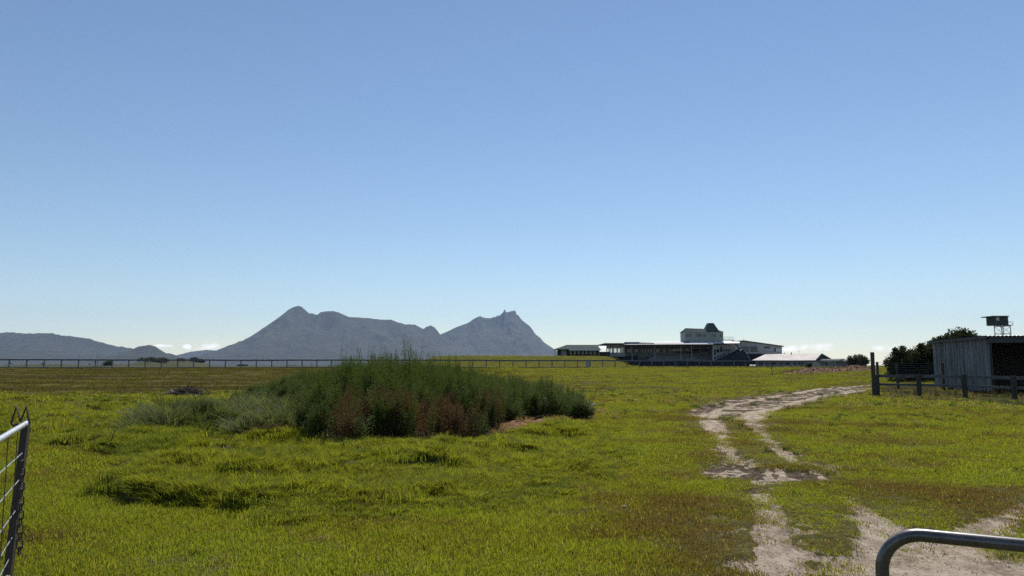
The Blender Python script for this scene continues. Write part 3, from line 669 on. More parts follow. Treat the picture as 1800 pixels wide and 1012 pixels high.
def build_hills():
    mm = mountain_mat()
    ridge('hill', 'long wooded hill at the far left with a level top', [(-420, 640), (-300, 606), (-150, 590), (-60, 586), (0, 584), (30, 583), (45, 584), (70, 584), (95, 586), (125, 590), (150, 593), (175, 599), (190, 604), (215, 609), (240, 612), (262, 618), (290, 630), (310, 640)], 6000, 2000, 1500, 101, mm, 2.2)
    ridge('hill', 'small rounded knob between the long hill and the low saddle', [(190, 640), (215, 624), (232, 614), (243, 608), (262, 605.5), (273, 608), (281, 616), (286, 620.5), (297, 619.5), (305, 622), (318, 630), (335, 641)], 4700, 900, 700, 102, mm, 0.6)
    ridge('hill', 'low far ridge joining the foot of the main mountain', [(270, 641), (300, 627), (312, 623), (335, 617), (362, 614), (380, 615), (400, 617), (440, 624), (500, 641)], 8300, 1500, 1500, 103, mm, 0.5)
    ridge('mountain', 'broad hazy mountain with a rounded peak at its left end', [(330, 641), (370, 625), (388, 617), (405, 610), (425, 599), (450, 584), (470, 571), (480, 564), (490, 557), (500, 549), (508, 542.5), (516, 538.5), (524, 536.5), (530, 538), (536, 543), (543, 549), (549, 550), (556, 552), (560, 551), (563, 548), (576, 546), (586, 545.5), (596, 548), (606, 553), (614, 556.5), (630, 557), (645, 558), (662, 560), (675, 561), (688, 560.5), (697, 565), (712, 569), (730, 570), (738, 574), (744, 577), (750, 573), (757, 570.5), (764, 574), (769, 580), (774, 587), (800, 603), (840, 620), (880, 634), (900, 641)], 7500, 2200, 1500, 104, mm)
    ridge('mountain', 'steep craggy mountain with rock pinnacles on its summit', [(690, 641), (730, 612), (760, 593), (774, 586.5), (790, 580), (800, 575), (810, 571), (822, 567), (832, 560), (840, 556), (844, 554.5), (849, 557), (851, 556), (852, 558), (862, 558), (866, 557), (868, 556), (872, 556), (874, 553), (877, 554), (882, 550), (885, 547), (885.6, 543.5), (888, 543), (889, 547), (892, 548), (898, 546), (904, 545), (905, 543.8), (907, 548), (908, 552), (911, 552.5), (914, 557), (919, 563), (930, 571), (936, 578), (941, 586), (949, 592), (956, 600), (960, 603), (972, 611), (985, 620), (1002, 630), (1025, 641)], 9000, 2200, 1700, 105, mm, 0.5)

# ------------------------------------------------------------------ racecourse rail
def build_rail():
    def P(X): return (X, FA + FB * X)
    x0, x1 = -92.0, 62.0
    t = thing('racecourse_rail', (0, FA, Hs(0, FA)), 'long dark running rail on posts across the whole paddock below the mountains', 'fence')
    s = 2.2 / math.sqrt(1 + FB * FB); X = x0; k = 0
    mr = MB(); mb = MB(); pts = []
    while X < x1:
        y = P(X)[1]; g = float(H(np.array([X]), np.array([y]))[0]); pts.append((X, y, g)); X += s
    for (x, y, g) in pts[3:] if len(pts) > 80 else pts:
        b = MB(); b.box(x - 0.07, x + 0.07, y - 0.07, y + 0.07, g - 0.1, g + 1.16 + random.uniform(-.02, .02)); b.build('post', M['darkrail'], t)
    for a, b in zip(pts[:-1], pts[1:]):
        mr.bar((a[0], a[1], a[2] + 1.22), (b[0], b[1], b[2] + 1.22), 0.16, 0.21)
        mb.bar((a[0], a[1] + .09, a[2] + 0.10), (b[0], b[1] + .09, b[2] + 0.10), 0.05, 0.16)
    mr.build('top_rail', M['darkrail'], t); mb.build('base_strip', M['darkrail'], t)  # second bar is a dark strip along the foot of the posts

# ------------------------------------------------------------------ buildings
def px_box(m, u0, u1, v0, v1, Y0, Y1):
    """box whose front face spans pixels u0..u1, v0..v1 at depth Y0"""
    vm = (v0 + v1) / 2
    m.box(xat(u0, vm, Y0), xat(u1, vm, Y0), Y0, Y1, zat(v1, Y0), zat(v0, Y0)); return m

def px_window(par, u0, u1, v0, v1, Y, g='glass', frame='white', panes=1, fr=0.5):
    f = MB(); m = MB(); vm = (v0 + v1) / 2
    X0, X1 = xat(u0, vm, Y), xat(u1, vm, Y); z0, z1 = zat(v1, Y), zat(v0, Y); w = 0.07
    f.box(X0 - w, X1 + w, Y - 0.06, Y + 0.05, z0 - w, z0); f.box(X0 - w, X1 + w, Y - 0.06, Y + 0.05, z1, z1 + w)
    for i in range(panes + 1):
        x = X0 + (X1 - X0) * i / panes; f.box(x - w / 2, x + w / 2, Y - 0.06, Y + 0.05, z0, z1)
    w_ = f.build('window', M[frame], par)
    m.box(X0, X1, Y - 0.03, Y - 0.01, z0, z1); m.build('pane', M[g], w_)

def build_grandstand():
    Y = 220.0
    t = thing('grandstand', (55, Y, 1.15), 'long grey grandstand with a pale roof edge, tiered seats and a rooftop cabin', 'grandstand')
    B = lambda: MB()
    # foundation / front wall
    px_box(B(), 1112, 1318, 633.5, 647, 211.0, 211.6).build('front_wall', M['navy'], t)
    st = B(); n = 9
    for i in range(n):
        y0 = 211.7 + i * 1.35; v = 640.5 - i * (19.5 / n); u0 = 1120 + i * 3.5
        st.box(xat(u0, v, y0), xat(1256, v, y0), y0, y0 + 1.34, 1.0, zat(v, y0))
    st.build('seating_tier', M['conc'], t)
    # bench rows
    for i in range(1, n, 2):
        y0 = 211.9 + i * 1.35; v = 640.5 - i * (19.5 / n); z = zat(v, y0); bm = B()
        for a, c in ((1140 + i * 3, 1175), (1179, 1212), (1216, 1248)):
            bm.box(xat(a, v, y0), xat(c, v, y0), y0, y0 + .35, z + 0.32, z + 0.40)
            for q in range(3): xq = xat(a + (c - a) * (0.1 + 0.4 * q), v, y0); bm.box(xq, xq + .1, y0 + .1, y0 + .2, z, z + .32)
        bm.build('bench', M['greywall'], t)
    sm = B()
    for k in range(14):
        u = 1189 + k * 2.6; px_box(sm, u, u + 1.5, 616.6, 619.5, 224.2, 224.6)
    sm.build('seat_row', M['seat'], t)
    px_box(B(), 1098, 1256, 600, 640, 226, 226.4).build('back_wall', M['greywall'], t)
    for a, c in ((1102, 1110), (1115, 1122), (1128, 1131), (1133, 1136), (1138, 1141), (1143, 1146), (1153, 1159), (1166, 1169), (1177, 1200), (1205, 1228), (1233, 1248)):
        px_window(t, a, c, 612.5, 618 if a < 1170 else 616, 225.9, 'glass', 'greywall', max(1, int((c - a) / 5)))
    # end rooms at the left: hollow, with openings front and back
    r = B(); x0, x1 = xat(1072, 614, 214), xat(1098.5, 614, 214); zt, zb = zat(603.6, 214), zat(624.2, 214); za, zc = zat(610.5, 214), zat(618.5, 214)
    for yy in (214.0, 221.7):
        r.box(x0, x1, yy, yy + .25, zb, zc); r.box(x0, x1, yy, yy + .25, za, zt)
        for u0, u1 in ((1072, 1073.2), (1076, 1077.4), (1084, 1086), (1096.6, 1098.5)): r.box(xat(u0, 614, 214), xat(u1, 614, 214), yy, yy + .25, zc, za)
    r.box(x0, x0 + .25, 214.25, 221.7, zb, zc); r.box(x0, x0 + .25, 214.25, 221.7, za, zt); r.box(x1 - .25, x1, 214.25, 221.7, zb, zt)
    r.box(x0, x1, 214, 222, zb - .25, zb - .003); r.build('end_room', M['cream'], t)
    for u0, u1 in ((1073.2, 1076), (1077.4, 1084), (1086, 1096.6)):
        for yy in (214.1, 221.8): B().box(xat(u0, 614, 214), xat(u1, 614, 214), yy, yy + .03, zc, za).build('window_pane', M['clear'], t)
    px_window(t, 1080, 1088, 604.8, 607, 213.95, 'glass', 'greywall', 2)
    px_box(B(), 1068, 1122, 624.6, 644.0, 214.4, 224).build('undercroft_shade', M['dark'], t)  # shade below the end room, put in as a solid dark block
    # roof: flat canopy at the left, main roof with a front skirt
    px_box(B(), 1063, 1150, 602.0, 603.8, 210.5, 229).build('canopy', M['fascia'], t)
    ro = B()
    ro.slab([pix(1096, 604.6, 209.5), pix(1254, 603.6, 209.5), pix(1254, 600.0, 213.2), pix(1160, 600.4, 213.2), pix(1125, 601.6, 212.4)], .12)
    ro.build('roof_skirt', M['skirt'], t)
    px_box(B(), 1096, 1254, 604.7, 605.6, 209.6, 209.9).build('gutter', M['dark'], t)
    ro = B(); ro.slab([pix(1125, 600.6, 213.3), pix(1300, 600.0, 213.3), pix(1300, 598.5, 234), pix(1125, 600, 234)], .3); ro.build('roof', M['iron'], t)
    ro = B(); 
    for a, c in ((1213, 1229), (1230, 1253), (1254.5, 1271), (1272.5, 1300)):
        ro.slab([pix(a, 602.2, 211.2), pix(c, 601.8, 211.2), pix(c, 599.4, 213.2), pix(a, 599.4, 213.2)], .1)
    ro.build('roof_flashing', M['white'], t)
    for u in (1111, 1151, 1197, 1216, 1253.5):
        px_box(B(), u - .5, u + .5, 604.8, 642, 212.3, 212.5).build('column', M['greywall'], t)
    # side wing with windows, raked underside following the seats
    a0, a1 = pix(1253.5, 606.5, 212.2), pix(1296, 601.5, 221); b0, b1 = pix(1253.5, 633, 212.2), pix(1296, 617, 221)
    w = B(); w.slab([b0, b1, a1, a0], .3); w.build('side_wall', M['greywall'], t)
    nrm = (b1 - b0).cross(a0 - b0).normalized(); nrm = nrm if nrm.y < 0 else -nrm
    def onwall(s, v): 
        top = a0.lerp(a1, s); bot = b0.lerp(b1, s); return bot.lerp(top, v) + nrm * 0.05
    for s0, s1, v0, v1 in ((.04, .10, .35, .8), (.14, .24, .45, .85), (.28, .36, .45, .85), (.40, .46, .45, .85), (.52, .60, .42, .68), (.62, .70, .36, .68), (.72, .79, .34, .68), (.82, .90, .30, .68), (.53, .60, .74, .88), (.82, .90, .74, .88),
                           (.05, .11, .06, .22), (.16, .22, .10, .24), (.28, .34, .12, .26), (.40, .46, .14, .28)):
        q = B(); q.slab([onwall(s0, v0), onwall(s1, v0), onwall(s1, v1), onwall(s0, v1)], .04); q.build('window', M['glass'], t)
    # dark external stair mass
    q = B(); tri = [pix(1258, 634, 211.9), pix(1296, 619, 212.2), pix(1306, 612.5, 212.4), pix(1320, 634, 211.9)]
    q.add(tri + [p + Vector((0, 6, 0)) for p in tri], [(3, 2, 1, 0), (4, 5, 6, 7), (0, 1, 5, 4), (1, 2, 6, 5), (2, 3, 7, 6), (3, 0, 4, 7)]); q.build('stair_block', M['navy'], t)
    q = B(); q.bar(pix(1306, 611.5, 212.3), pix(1320, 632, 211.8), .12); q.build('handrail', M['cream'], t)
    # rooftop cabin
    c = B(); Yc = 214.0; X0, X1 = xat(1204.3, 590, Yc), xat(1271.5, 590, Yc); z0, z1 = zat(599, Yc), zat(582.5, Yc)
    c.box(X0, X1, Yc, Yc + 6, z0, z1); c.build('rooftop_cabin', M['towerwall'], t)
    rf = B(); e = .25; zr = zat(575.6, Yc + 2)
    A = [Vector((X0 - e, Yc - e, z1 + .003)), Vector((X1 + e, Yc - e, z1 + .003)), Vector((X1 + e, Yc + 6 + e, z1 + .003)), Vector((X0 - e, Yc + 6 + e, z1 + .003))]
    R0 = Vector((xat(1208, 576, Yc), Yc + 2, zr)); R1 = Vector((xat(1262, 576, Yc), Yc + 2, zr - .35))
    rf.add(A + [R0, R1], [(0, 1, 5, 4), (1, 2, 5), (2, 3, 4, 5), (3, 0, 4), (3, 2, 1, 0)]); rf.build('cabin_roof', M['greenroof'], t)
    ln = B(); zb, zt = zat(582, Yc), zat(567, Yc + 2)
    bx0, bx1 = xat(1241, 582, Yc), xat(1265, 582, Yc); tx0, tx1 = xat(1247.5, 567, Yc), xat(1256, 567, Yc)
    ln.hexa([(bx0, Yc - .1, zb), (bx1, Yc - .1, zb), (bx1, Yc + 4.5, zb), (bx0, Yc + 4.5, zb)], [(tx0, Yc + 1, zt), (tx1, Yc + 1, zt), (tx1, Yc + 3.4, zt), (tx0, Yc + 3.4, zt)]); ln.build('roof_lantern', M['greenroof'], t)
    for a, d, g_, p in ((1204.8, 1211, 'blind', 2), (1212, 1215, 'glass', 1), (1224.3, 1233.5, 'glass', 1), (1236, 1241, 'blind', 1), (1253, 1258.6, 'glass', 2), (1266, 1269, 'glass', 1)):
        px_window(t, a, d, 586.3, 590.8, Yc - .04, g_ if g_ == 'glass' else 'glass', 'towerwall', p)
    # landing and stair behind the cabin
    q = B(); q.box(xat(1272, 596, 215), xat(1289, 596, 215), 215, 217, zat(597.0, 215), zat(596.2, 215)); q.bar(pix(1288, 597, 216), pix(1302, 615, 216), .8, .18)
    q.build('stair_flight', M['fascia'], t)
    q = B(); q.bar(pix(1272, 591.2, 215), pix(1288, 591.2, 215), .06); q.bar(pix(1288, 591.2, 215), pix(1302, 610, 215), .06)
    for k in range(9): q.bar(pix(1272.5 + k * 1.95, 591.2, 215), pix(1272.5 + k * 1.95, 596.4, 215), .05)
    q.build('railing', M['steel'], t)
    # hall at the right end of the stand
    h = B(); Yh = 224.0
    ap, er, el = pix(1306, 597.2, Yh), pix(1374.5, 606.6, Yh), pix(1262, 601.5, Yh); br, bl = pix(1374.5, 640, Yh), pix(1262, 640, Yh)
    h.slab([bl, br, er, ap, el], 16, (0, -1, 0)); h.build('hall_wall', M['greywall'], t)
    rr = B(); up = Vector((0, 0, .3)); o_ = Vector((0, -.6, 0))
    e2 = pix(1376.5, 607.0, Yh)
    rr.slab([ap + o_ + up * .1, e2 + o_ + up * .1, e2 + Vector((0, 17, 0)) + up * .1, ap + Vector((0, 17, 0)) + up * .1], .28)
    rr.slab([el + o_ + up * .1, ap + o_ + up * .1, ap + Vector((0, 17, 0)) + up * .1, el + Vector((0, 17, 0)) + up * .1], .28); rr.build('hall_roof', M['fascia'], t)
    px_window(t, 1302, 1316, 608.5, 616.6, Yh - .04, 'glass', 'fascia', 3); px_window(t, 1319, 1331, 608.5, 616.6, Yh - .04, 'glass', 'fascia', 4)
    for k in range(4): px_window(t, 1343.3 + k * 2.8, 1345.4 + k * 2.8, 608.6, 610.8, Yh - .04, 'glass', 'fascia')
    px_window(t, 1364, 1373, 611.5, 617, Yh - .05, 'blind', 'cream', 4); px_window(t, 1361.6, 1363.6, 611.3, 617.4, Yh - .04, 'glass', 'dark')
    px_box(B(), 1302, 1374.5, 617.4, 620.6, Yh - .25, Yh - .003).build('wall_band', M['cream'], t)
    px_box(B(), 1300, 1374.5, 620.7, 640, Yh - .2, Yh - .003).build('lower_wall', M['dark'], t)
    q = B(); q.bar(pix(1307.5, 598, 226), pix(1307.5, 591, 226), .06); q.build('aerial', M['steel'], t)

def build_left_pavilion():
    Y = 200.0
    t = thing('pavilion', (15, Y, 3.8), 'small low pavilion with a dark green hip roof left of the grandstand', 'pavilion')
    rf = MB(); a = [pix(974, 612.6, Y - 3), pix(1054.5, 612.6, Y - 3), pix(1057, 612.6, Y + 10), pix(974, 612.6, Y + 10)]; z = a[0].z
    for p in a: p.z = z
    r0, r1 = pix(996, 605, Y + 3), pix(1049.5, 605, Y + 3); r1.z = r0.z
    rf.add(a + [r0, r1], [(0, 1, 5, 4), (1, 2, 5), (2, 3, 4, 5), (3, 0, 4), (3, 2, 1, 0)]); rf.build('roof', M['greenroof'], t)
    px_box(MB(), 1000, 1055, 612.7, 615.0, Y - 3.1, Y - 2.9).build('fascia_board', M['white'], t)
    px_box(MB(), 996, 1054, 612.7, 627, Y + 1, Y + 9).build('wall', M['darkboards'], t)
    px_box(MB(), 987, 996, 612.9, 627, Y - 1, Y + 9).build('end_wall', M['cream'], t)
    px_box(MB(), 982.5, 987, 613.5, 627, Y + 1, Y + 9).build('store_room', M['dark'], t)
    for u in (974.5, 977, 1053): px_box(MB(), u - .4, u + .4, 612.7, 627, Y - 2.6, Y - 2.4).build('post', M['greywall'], t)
    for k in range(7): px_window(t, 1001 + k * 7, 1005.5 + k * 7, 616.5, 622, Y + .95, 'glass', 'fascia')
    t = thing('link_shed', (26, 206, 3.9), 'low dark shed between the green roofed pavilion and the grandstand', 'shed')
    px_box(MB(), 1055, 1072, 618.2, 627, 206, 212).build('wall', M['darkboards'], t)
    px_box(MB(), 1054.5, 1072, 617.2, 618.1, 205.6, 212.4).build('roof', M['fascia'], t)
    o = px_box(MB(), 1030, 1038, 634, 644, 150, 150.8).build('marker_cabinet', M['cream'])
    tag(o, 'pale upright cabinet standing on the lawn behind the rail', 'cabinet')

def build_white_roof():
    t = thing('clubhouse', (85, 200, 1.15), 'long low clubhouse with a bright white metal roof right of the grandstand', 'clubhouse')
    A, B_, C = pix(1320, 632.2, 212), pix(1433, 632.8, 192), pix(1467, 631.0, 203)
    D = A + (C - B_); z = (A.z + B_.z) / 2
    for p in (A, B_, C, D): p.z = z
    R1 = (B_ + C) / 2; R0 = (A + D) / 2; d = (B_ - A).normalized()
    R1.z = R0.z = zat(619.6, R1.y) ; R0 = R0 + d * 1.5
    R1 = R1 - d * 1.0
    th = Vector((0, 0, -.15))
    rf = MB(); rf.slab([A, B_, R1, R0], .15); rf.slab([R0, R1, C, D], .15); rf.slab([A, R0, D], .12); rf.build('roof', M['whiteroof'], t)
    inn = (D - A).normalized(); base = 1.0
    def dn(p, i, j): q = p + d * i + inn * j; return Vector((q.x, q.y, base)), Vector((q.x, q.y, z - .18))
    c = [dn(A, 1, 1.2), dn(B_, -.8, 1.2), dn(C, -.8, -1), dn(D, 1, -1)]
    w = MB(); w.hexa([q[0] for q in c], [q[1] for q in c]); w.build('wall', M['cream'], t)
    g = MB(); a, b = B_ - d * .8 + inn * 1.2, C - d * .8 - inn * 1; g.slab([a + Vector((0, 0, -.15)), b + Vector((0, 0, -.15)), R1 - d * .1 + Vector((0, 0, -.35))], .1); g.build('gable', M['navy'], t)
    gd = MB(); gd.bar(A + Vector((0, 0, -.1)) - inn * .08, B_ + Vector((0, 0, -.1)) - inn * .08, .14, .16); gd.build('gutter', M['dark'], t)
    L = (B_ - A).length - 1.8
    s = 1.2; k = 0
    widths = [2.0, 1.0, 2.4, 1.2, 2.2, 1.0, 2.0, 2.8, 1.2, 2.6, 2.0, 1.2]
    for wd in widths:
        if s + wd > L: break
        p = A + d * (1 + s) + inn * 1.17; q = p + d * wd
        f = MB(); z0 = zat(640.2, p.y); z1 = z - .45
        f.slab([Vector((p.x, p.y, z0)), Vector((q.x, q.y, z0)), Vector((q.x, q.y, z1)), Vector((p.x, p.y, z1))], .05); wo = f.build('window', M['white'], t)
        f = MB(); i2 = .12; p2 = p + d * i2 - inn * .04; q2 = q - d * i2 - inn * .04
        f.slab([Vector((p2.x, p2.y, z0 + i2)), Vector((q2.x, q2.y, z0 + i2)), Vector((q2.x, q2.y, z1 - i2)), Vector((p2.x, p2.y, z1 - i2))], .03); f.build('pane', M['glass'], wo)
        s += wd + (0.5 if k % 2 else 0.9); k += 1
    for k in range(9):
        p = A + d * (0.6 + k * (L / 8.2)) + inn * .15; v = MB(); v.box(p.x - .06, p.x + .06, p.y - .06, p.y + .06, base, z - .16); v.build('post', M['fascia'], t)
    v = MB(); vp = R0.lerp(R1, .5) - inn * .7; v.tube([vp + Vector((0, 0, -.5)), vp + Vector((0, 0, .35))], .14, 8); v.build('roof_vent', M['fascia'], t)
    v = MB(); vp = R0.lerp(R1, .62); v.tube([vp + Vector((0, 0, -.1)), vp + Vector((0, 0, .9))], .04, 6); v.build('aerial', M['steel'], t)
    # smaller buildings to the right
    t = thing('outbuilding', (100, 196, 1.15), 'small pale block with a low grey roof beside the white roofed clubhouse', 'outbuilding')
    px_box(MB(), 1442, 1453, 635, 647, 187, 195).build('wall', M['cream'], t)
    px_box(MB(), 1453.6, 1466.5, 635, 647, 187.5, 195).build('wall', M['greywall'], t)
    r = MB(); r.slab([pix(1435, 634.4, 186), pix(1467.5, 634.6, 186), pix(1484, 629.2, 195), pix(1446, 630.2, 195)], .2); r.build('roof', M['greyroof'], t)
    px_window(t, 1444.6, 1446.8, 636.3, 639.5, 186.95, 'glass', 'fascia')
    px_box(MB(), 1452.8, 1453.6, 635, 647, 186.7, 187).build('downpipe', M['dark'], t)
    t = thing('outbuilding', (115, 215, 1.15), 'far grey gabled shed half hidden behind the rusty heap', 'outbuilding')
    px_box(MB(), 1467, 1488, 633.5, 646, 214, 222).build('wall', M['greywall'], t)
    r = MB(); r.slab([pix(1472, 634, 213), pix(1492, 634, 213), pix(1484, 629.6, 218)], .2); r.slab([pix(1464, 634, 213), pix(1473, 634, 213), pix(1484, 629.6, 218), pix(1476, 630, 218)], .2); r.build('roof', M['greyroof'], t)
    px_window(t, 1470, 1474, 636, 639, 213.95, 'glass', 'white')
    t = thing('stable_row', (125, 230, 1.15), 'long low row of stables with a flat grey roof under the round far tree', 'stable')
    px_box(MB(), 1489, 1524, 634.5, 646, 226, 232).build('wall', M['greywall'], t)
    px_box(MB(), 1484, 1526, 633.0, 634.4, 225.3, 233).build('roof', M['greyroof'], t)
    for a in (1495, 1504, 1513): px_window(t, a, a + 6, 635.6, 640, 225.95, 'glass', 'fascia', 2)

# ------------------------------------------------------------------ shed, yard fences, tower
def gz(x, y): return float(H(np.array([float(x)]), np.array([float(y)]))[0])

def build_shed():
    A = pix(1740, 640, 42.0); Bk = pix(1641, 640, 50.5)
    ang = (Bk - A); ang.z = 0; d = ang.normalized(); n = Vector((d.y, -d.x, 0))     # n points right along the front
    if n.x < 0: n = -n
    t = thing('open_shed', (A.x, A.y, 0), 'open fronted timber yard shed with grey weathered vertical boards', 'shed')
    zt0 = zat(591.5, 42.0); zt1 = zat(600.5, 50.5); L = (Vector((Bk.x, Bk.y, 0)) - Vector((A.x, A.y, 0))).length
    a0 = Vector((A.x, A.y, 0)); W = 12.0; zb = 0.0
    rg = random.Random(4); s = 0; m = MB()
    while s < L - .05:                                  # side wall boards, butted with gaps
        w = rg.uniform(.13, .2); w = min(w, L - s)
        p, q = a0 + d * s, a0 + d * (s + w - rg.choice((.012, .02, .035, .055)) * (1 if s < L * .65 else .4)); zt = zt0 + (zt1 - zt0) * (s / L) - .03
        o = n * rg.uniform(-.012, .012); bt = rg.uniform(0.05, .25); th = n * .025
        m.hexa([p + o + Vector((0, 0, bt)), q + o + Vector((0, 0, bt)), q + o + th + Vector((0, 0, bt)), p + o + th + Vector((0, 0, bt))],
               [p + o + Vector((0, 0, zt)), q + o + Vector((0, 0, zt)), q + o + th + Vector((0, 0, zt)), p + o + th + Vector((0, 0, zt))])
        s += w
    m.build('side_wall', M['boards'], t)
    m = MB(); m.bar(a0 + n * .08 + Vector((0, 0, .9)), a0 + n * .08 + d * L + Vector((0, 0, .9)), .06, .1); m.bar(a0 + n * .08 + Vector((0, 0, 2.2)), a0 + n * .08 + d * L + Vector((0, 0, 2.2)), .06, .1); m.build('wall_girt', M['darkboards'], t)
    m = MB(); s = 0; k = 0
    while s < W:
        w = rg.uniform(.14, .2); p = a0 + d * (L - .2) + n * s; q = p + n * (w - .004)
        m.hexa([p, q, q + d * .025, p + d * .025], [v + Vector((0, 0, zt1 + .04)) for v in (p, q, q + d * .025, p + d * .025)]); s += w
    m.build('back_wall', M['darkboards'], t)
    for s in (0.06, 3.3, 6.6, 9.9):
        p = a0 + n * (s + .05) + d * .1; mm = MB(); mm.tube([p + Vector((0, 0, -.1)), p + Vector((0, 0, zt0 - .3))], .085, 9); mm.build('pole', M['post_dark'], t)
    m = MB(); m.bar(a0 - d * .05 + Vector((0, 0, zt0 - .16)), a0 - d * .05 + n * W + Vector((0, 0, zt0 - .16)), .06, .32); m.build('lintel', M['fascia'], t)
    for h in (.55, .95, 1.35):
        pass
    m = MB(); ov = .25; e0 = a0 - d * ov - n * .2; e1 = a0 + d * (L + ov) - n * .2
    zs0 = zt0 + .07; zs1 = zt1 + .07; nn = 60; VV = []; FF = []
    for i in range(nn * 4 + 1):                          # corrugated iron
        c = .018 * math.cos(i * math.pi / 2)
        x = n * (W + .4) * i / (nn * 4)
        VV += [e0 + x + Vector((0, 0, zs0 + c)), e1 + x + Vector((0, 0, zs1 + c)), e0 + x + Vector((0, 0, zs0 + c - .012)), e1 + x + Vector((0, 0, zs1 + c - .012))]
    for i in range(nn * 4):
        b = 4 * i; FF += [(b, b + 4, b + 5, b + 1), (b + 2, b + 3, b + 7, b + 6), (b, b + 2, b + 6, b + 4), (b + 1, b + 5, b + 7, b + 3)]
    m.add(VV, FF); m.build('roof', M['iron'], t)
    m = MB(); m.bar(e0 + Vector((0, 0, zs0 - .09)), e1 + Vector((0, 0, zs1 - .09)), .04, .13); m.build('barge_board', M['fascia'], t)

def build_yard_fences():
    # front post-and-rail fence
    pu = [(1543, 693.5), (1616.5, 695.5), (1697, 698), (1784, 703), (1880, 708)]
    P = [G(u, v) for u, v in pu]
    t = thing('yard_fence', (P[0][0], P[0][1], 0), 'dark post and rail yard fence in front of the timber shed', 'fence')
    for x, y in P:
        g = gz(x, y); m = MB(); h = 1.13 + random.uniform(-.03, .03)
        m.tube([(x, y, g - .1), (x, y, g + h)], .115, 12); m.build('post', M['post_dark'], t)
    for (a, b) in zip(P[:-1], P[1:]):
        for hh, w in ((1.03, .15), (.58, .12)):
            m = MB(); ga, gb = gz(*a), gz(*b); o = .135
            m.bar((a[0], a[1] + o, ga + hh), (b[0], b[1] + o, gb + hh), .05, w); m.build('rail', M['railwood'], t)
    # tall corner post
    x, y = G(1537, 695); g = gz(x, y); m = MB(); m.tube([(x, y, g - .1), (x, y, g + 2.28)], .10, 12)
    o = m.build('corner_post', M['post_dark']); tag(o, 'tallest dark timber post, standing alone at the left end of the yard fence', 'post')
    # wire fence behind
    pu = [(1544, 681), (1579, 682), (1659, 684), (1743, 687), (1835, 690)]
    P = [G(u, v) for u, v in pu]; tops = [635, 636, 637, 640, 643]
    t = thing('wire_fence', (P[0][0], P[0][1], 0), 'wire yard fence on taller brown posts between the rails and the shed', 'fence')
    Z = []
    for (x, y), v, (u, _) in zip(P, tops, pu):
        g = gz(x, y); zt = zat(v, y); Z.append((g, zt)); m = MB(); m.tube([(x, y, g - .1), (x, y, zt)], .085, 10); m.build('post', M['post_brown'] if u > 1640 else M['post_dark'], t)
    for (a, b, za, zb) in zip(P[:-1], P[1:], Z[:-1], Z[1:]):
        for k, f in enumerate((.98, .90, .82, .74, .66, .58, .42, .25)):
            m = MB(); pts = [];
            for i in range(5):
                s = i / 4; pts.append((a[0] + (b[0] - a[0]) * s, a[1] + (b[1] - a[1]) * s - .09, za[0] + (za[1] - za[0]) * f + ((zb[0] + (zb[1] - zb[0]) * f) - (za[0] + (za[1] - za[0]) * f)) * s - .015 * math.sin(math.pi * s)))
            m.tube(pts, .006, 5); m.build('wire', M['wire'], t)

def build_tower():
    Y = 120.0; Xc = xat(1761, 600, Y)
    t = thing('judge_tower', (Xc, Y, 1.1), 'small dark green lookout cabin on a steel lattice tower behind the shed', 'tower')
    c = px_box(MB(), 1750.3, 1772.5, 555.5, 570.5, Y, Y + 2.4); c.build('cabin', M['greenroof'], t)
    px_box(MB(), 1746, 1774, 553.8, 555.4, Y - .5, Y + 2.7).build('roof', M['fascia'], t)
    px_window(t, 1751.3, 1756, 556.8, 562, Y - .03, 'blind', 'cream')
    lx = [xat(1764.5, 600, Y), xat(1780, 600, Y)]; ly = [Y + .3, Y + 2.1]; zt = zat(570.6, Y)
    for x in lx:
        for y in ly:
            m = MB(); m.bar((x, y, .9), (x, y, zt if x == lx[0] else zt + .0), .11); m.build('leg', M['steel'], t)
    m = MB(); zs = [zt - .1, zat(585, Y), zat(600, Y), zat(618, Y)]
    for z in zs:
        for y in ly: m.bar((lx[0], y, z), (lx[1], y, z), .09)
        for x in lx: m.bar((x, ly[0], z), (x, ly[1], z), .09)
    for za, zb in zip(zs[:-1], zs[1:]):
        for y in ly: m.bar((lx[0], y, za), (lx[1], y, zb), .05); m.bar((lx[1], y, za), (lx[0], y, zb), .05)
    m.bar(pix(1755, 571, Y + .3), pix(1764.5, 578, Y + .3), .09); m.build('bracing', M['steel'], t)
    m = MB(); m.box(xat(1772.6, 570, Y), xat(1781, 570, Y), Y, Y + 2.4, zt - .02, zt + .08); m.build('landing', M['fascia'], t)
    m = MB(); 
    for y in (Y + .05, Y + 2.35):
        m.bar((xat(1772.8, 565, Y), y, zat(564.5, Y)), (xat(1780.6, 565, Y), y, zat(564.5, Y)), .05); m.bar((xat(1780.6, 565, Y), y, zt), (xat(1780.6, 565, Y), y, zat(564.5, Y)), .06)
    m.bar((xat(1780.6, 565, Y), Y + .05, zat(564.5, Y)), (xat(1780.6, 565, Y), Y + 2.35, zat(564.5, Y)), .05); m.build('railing', M['steel'], t)

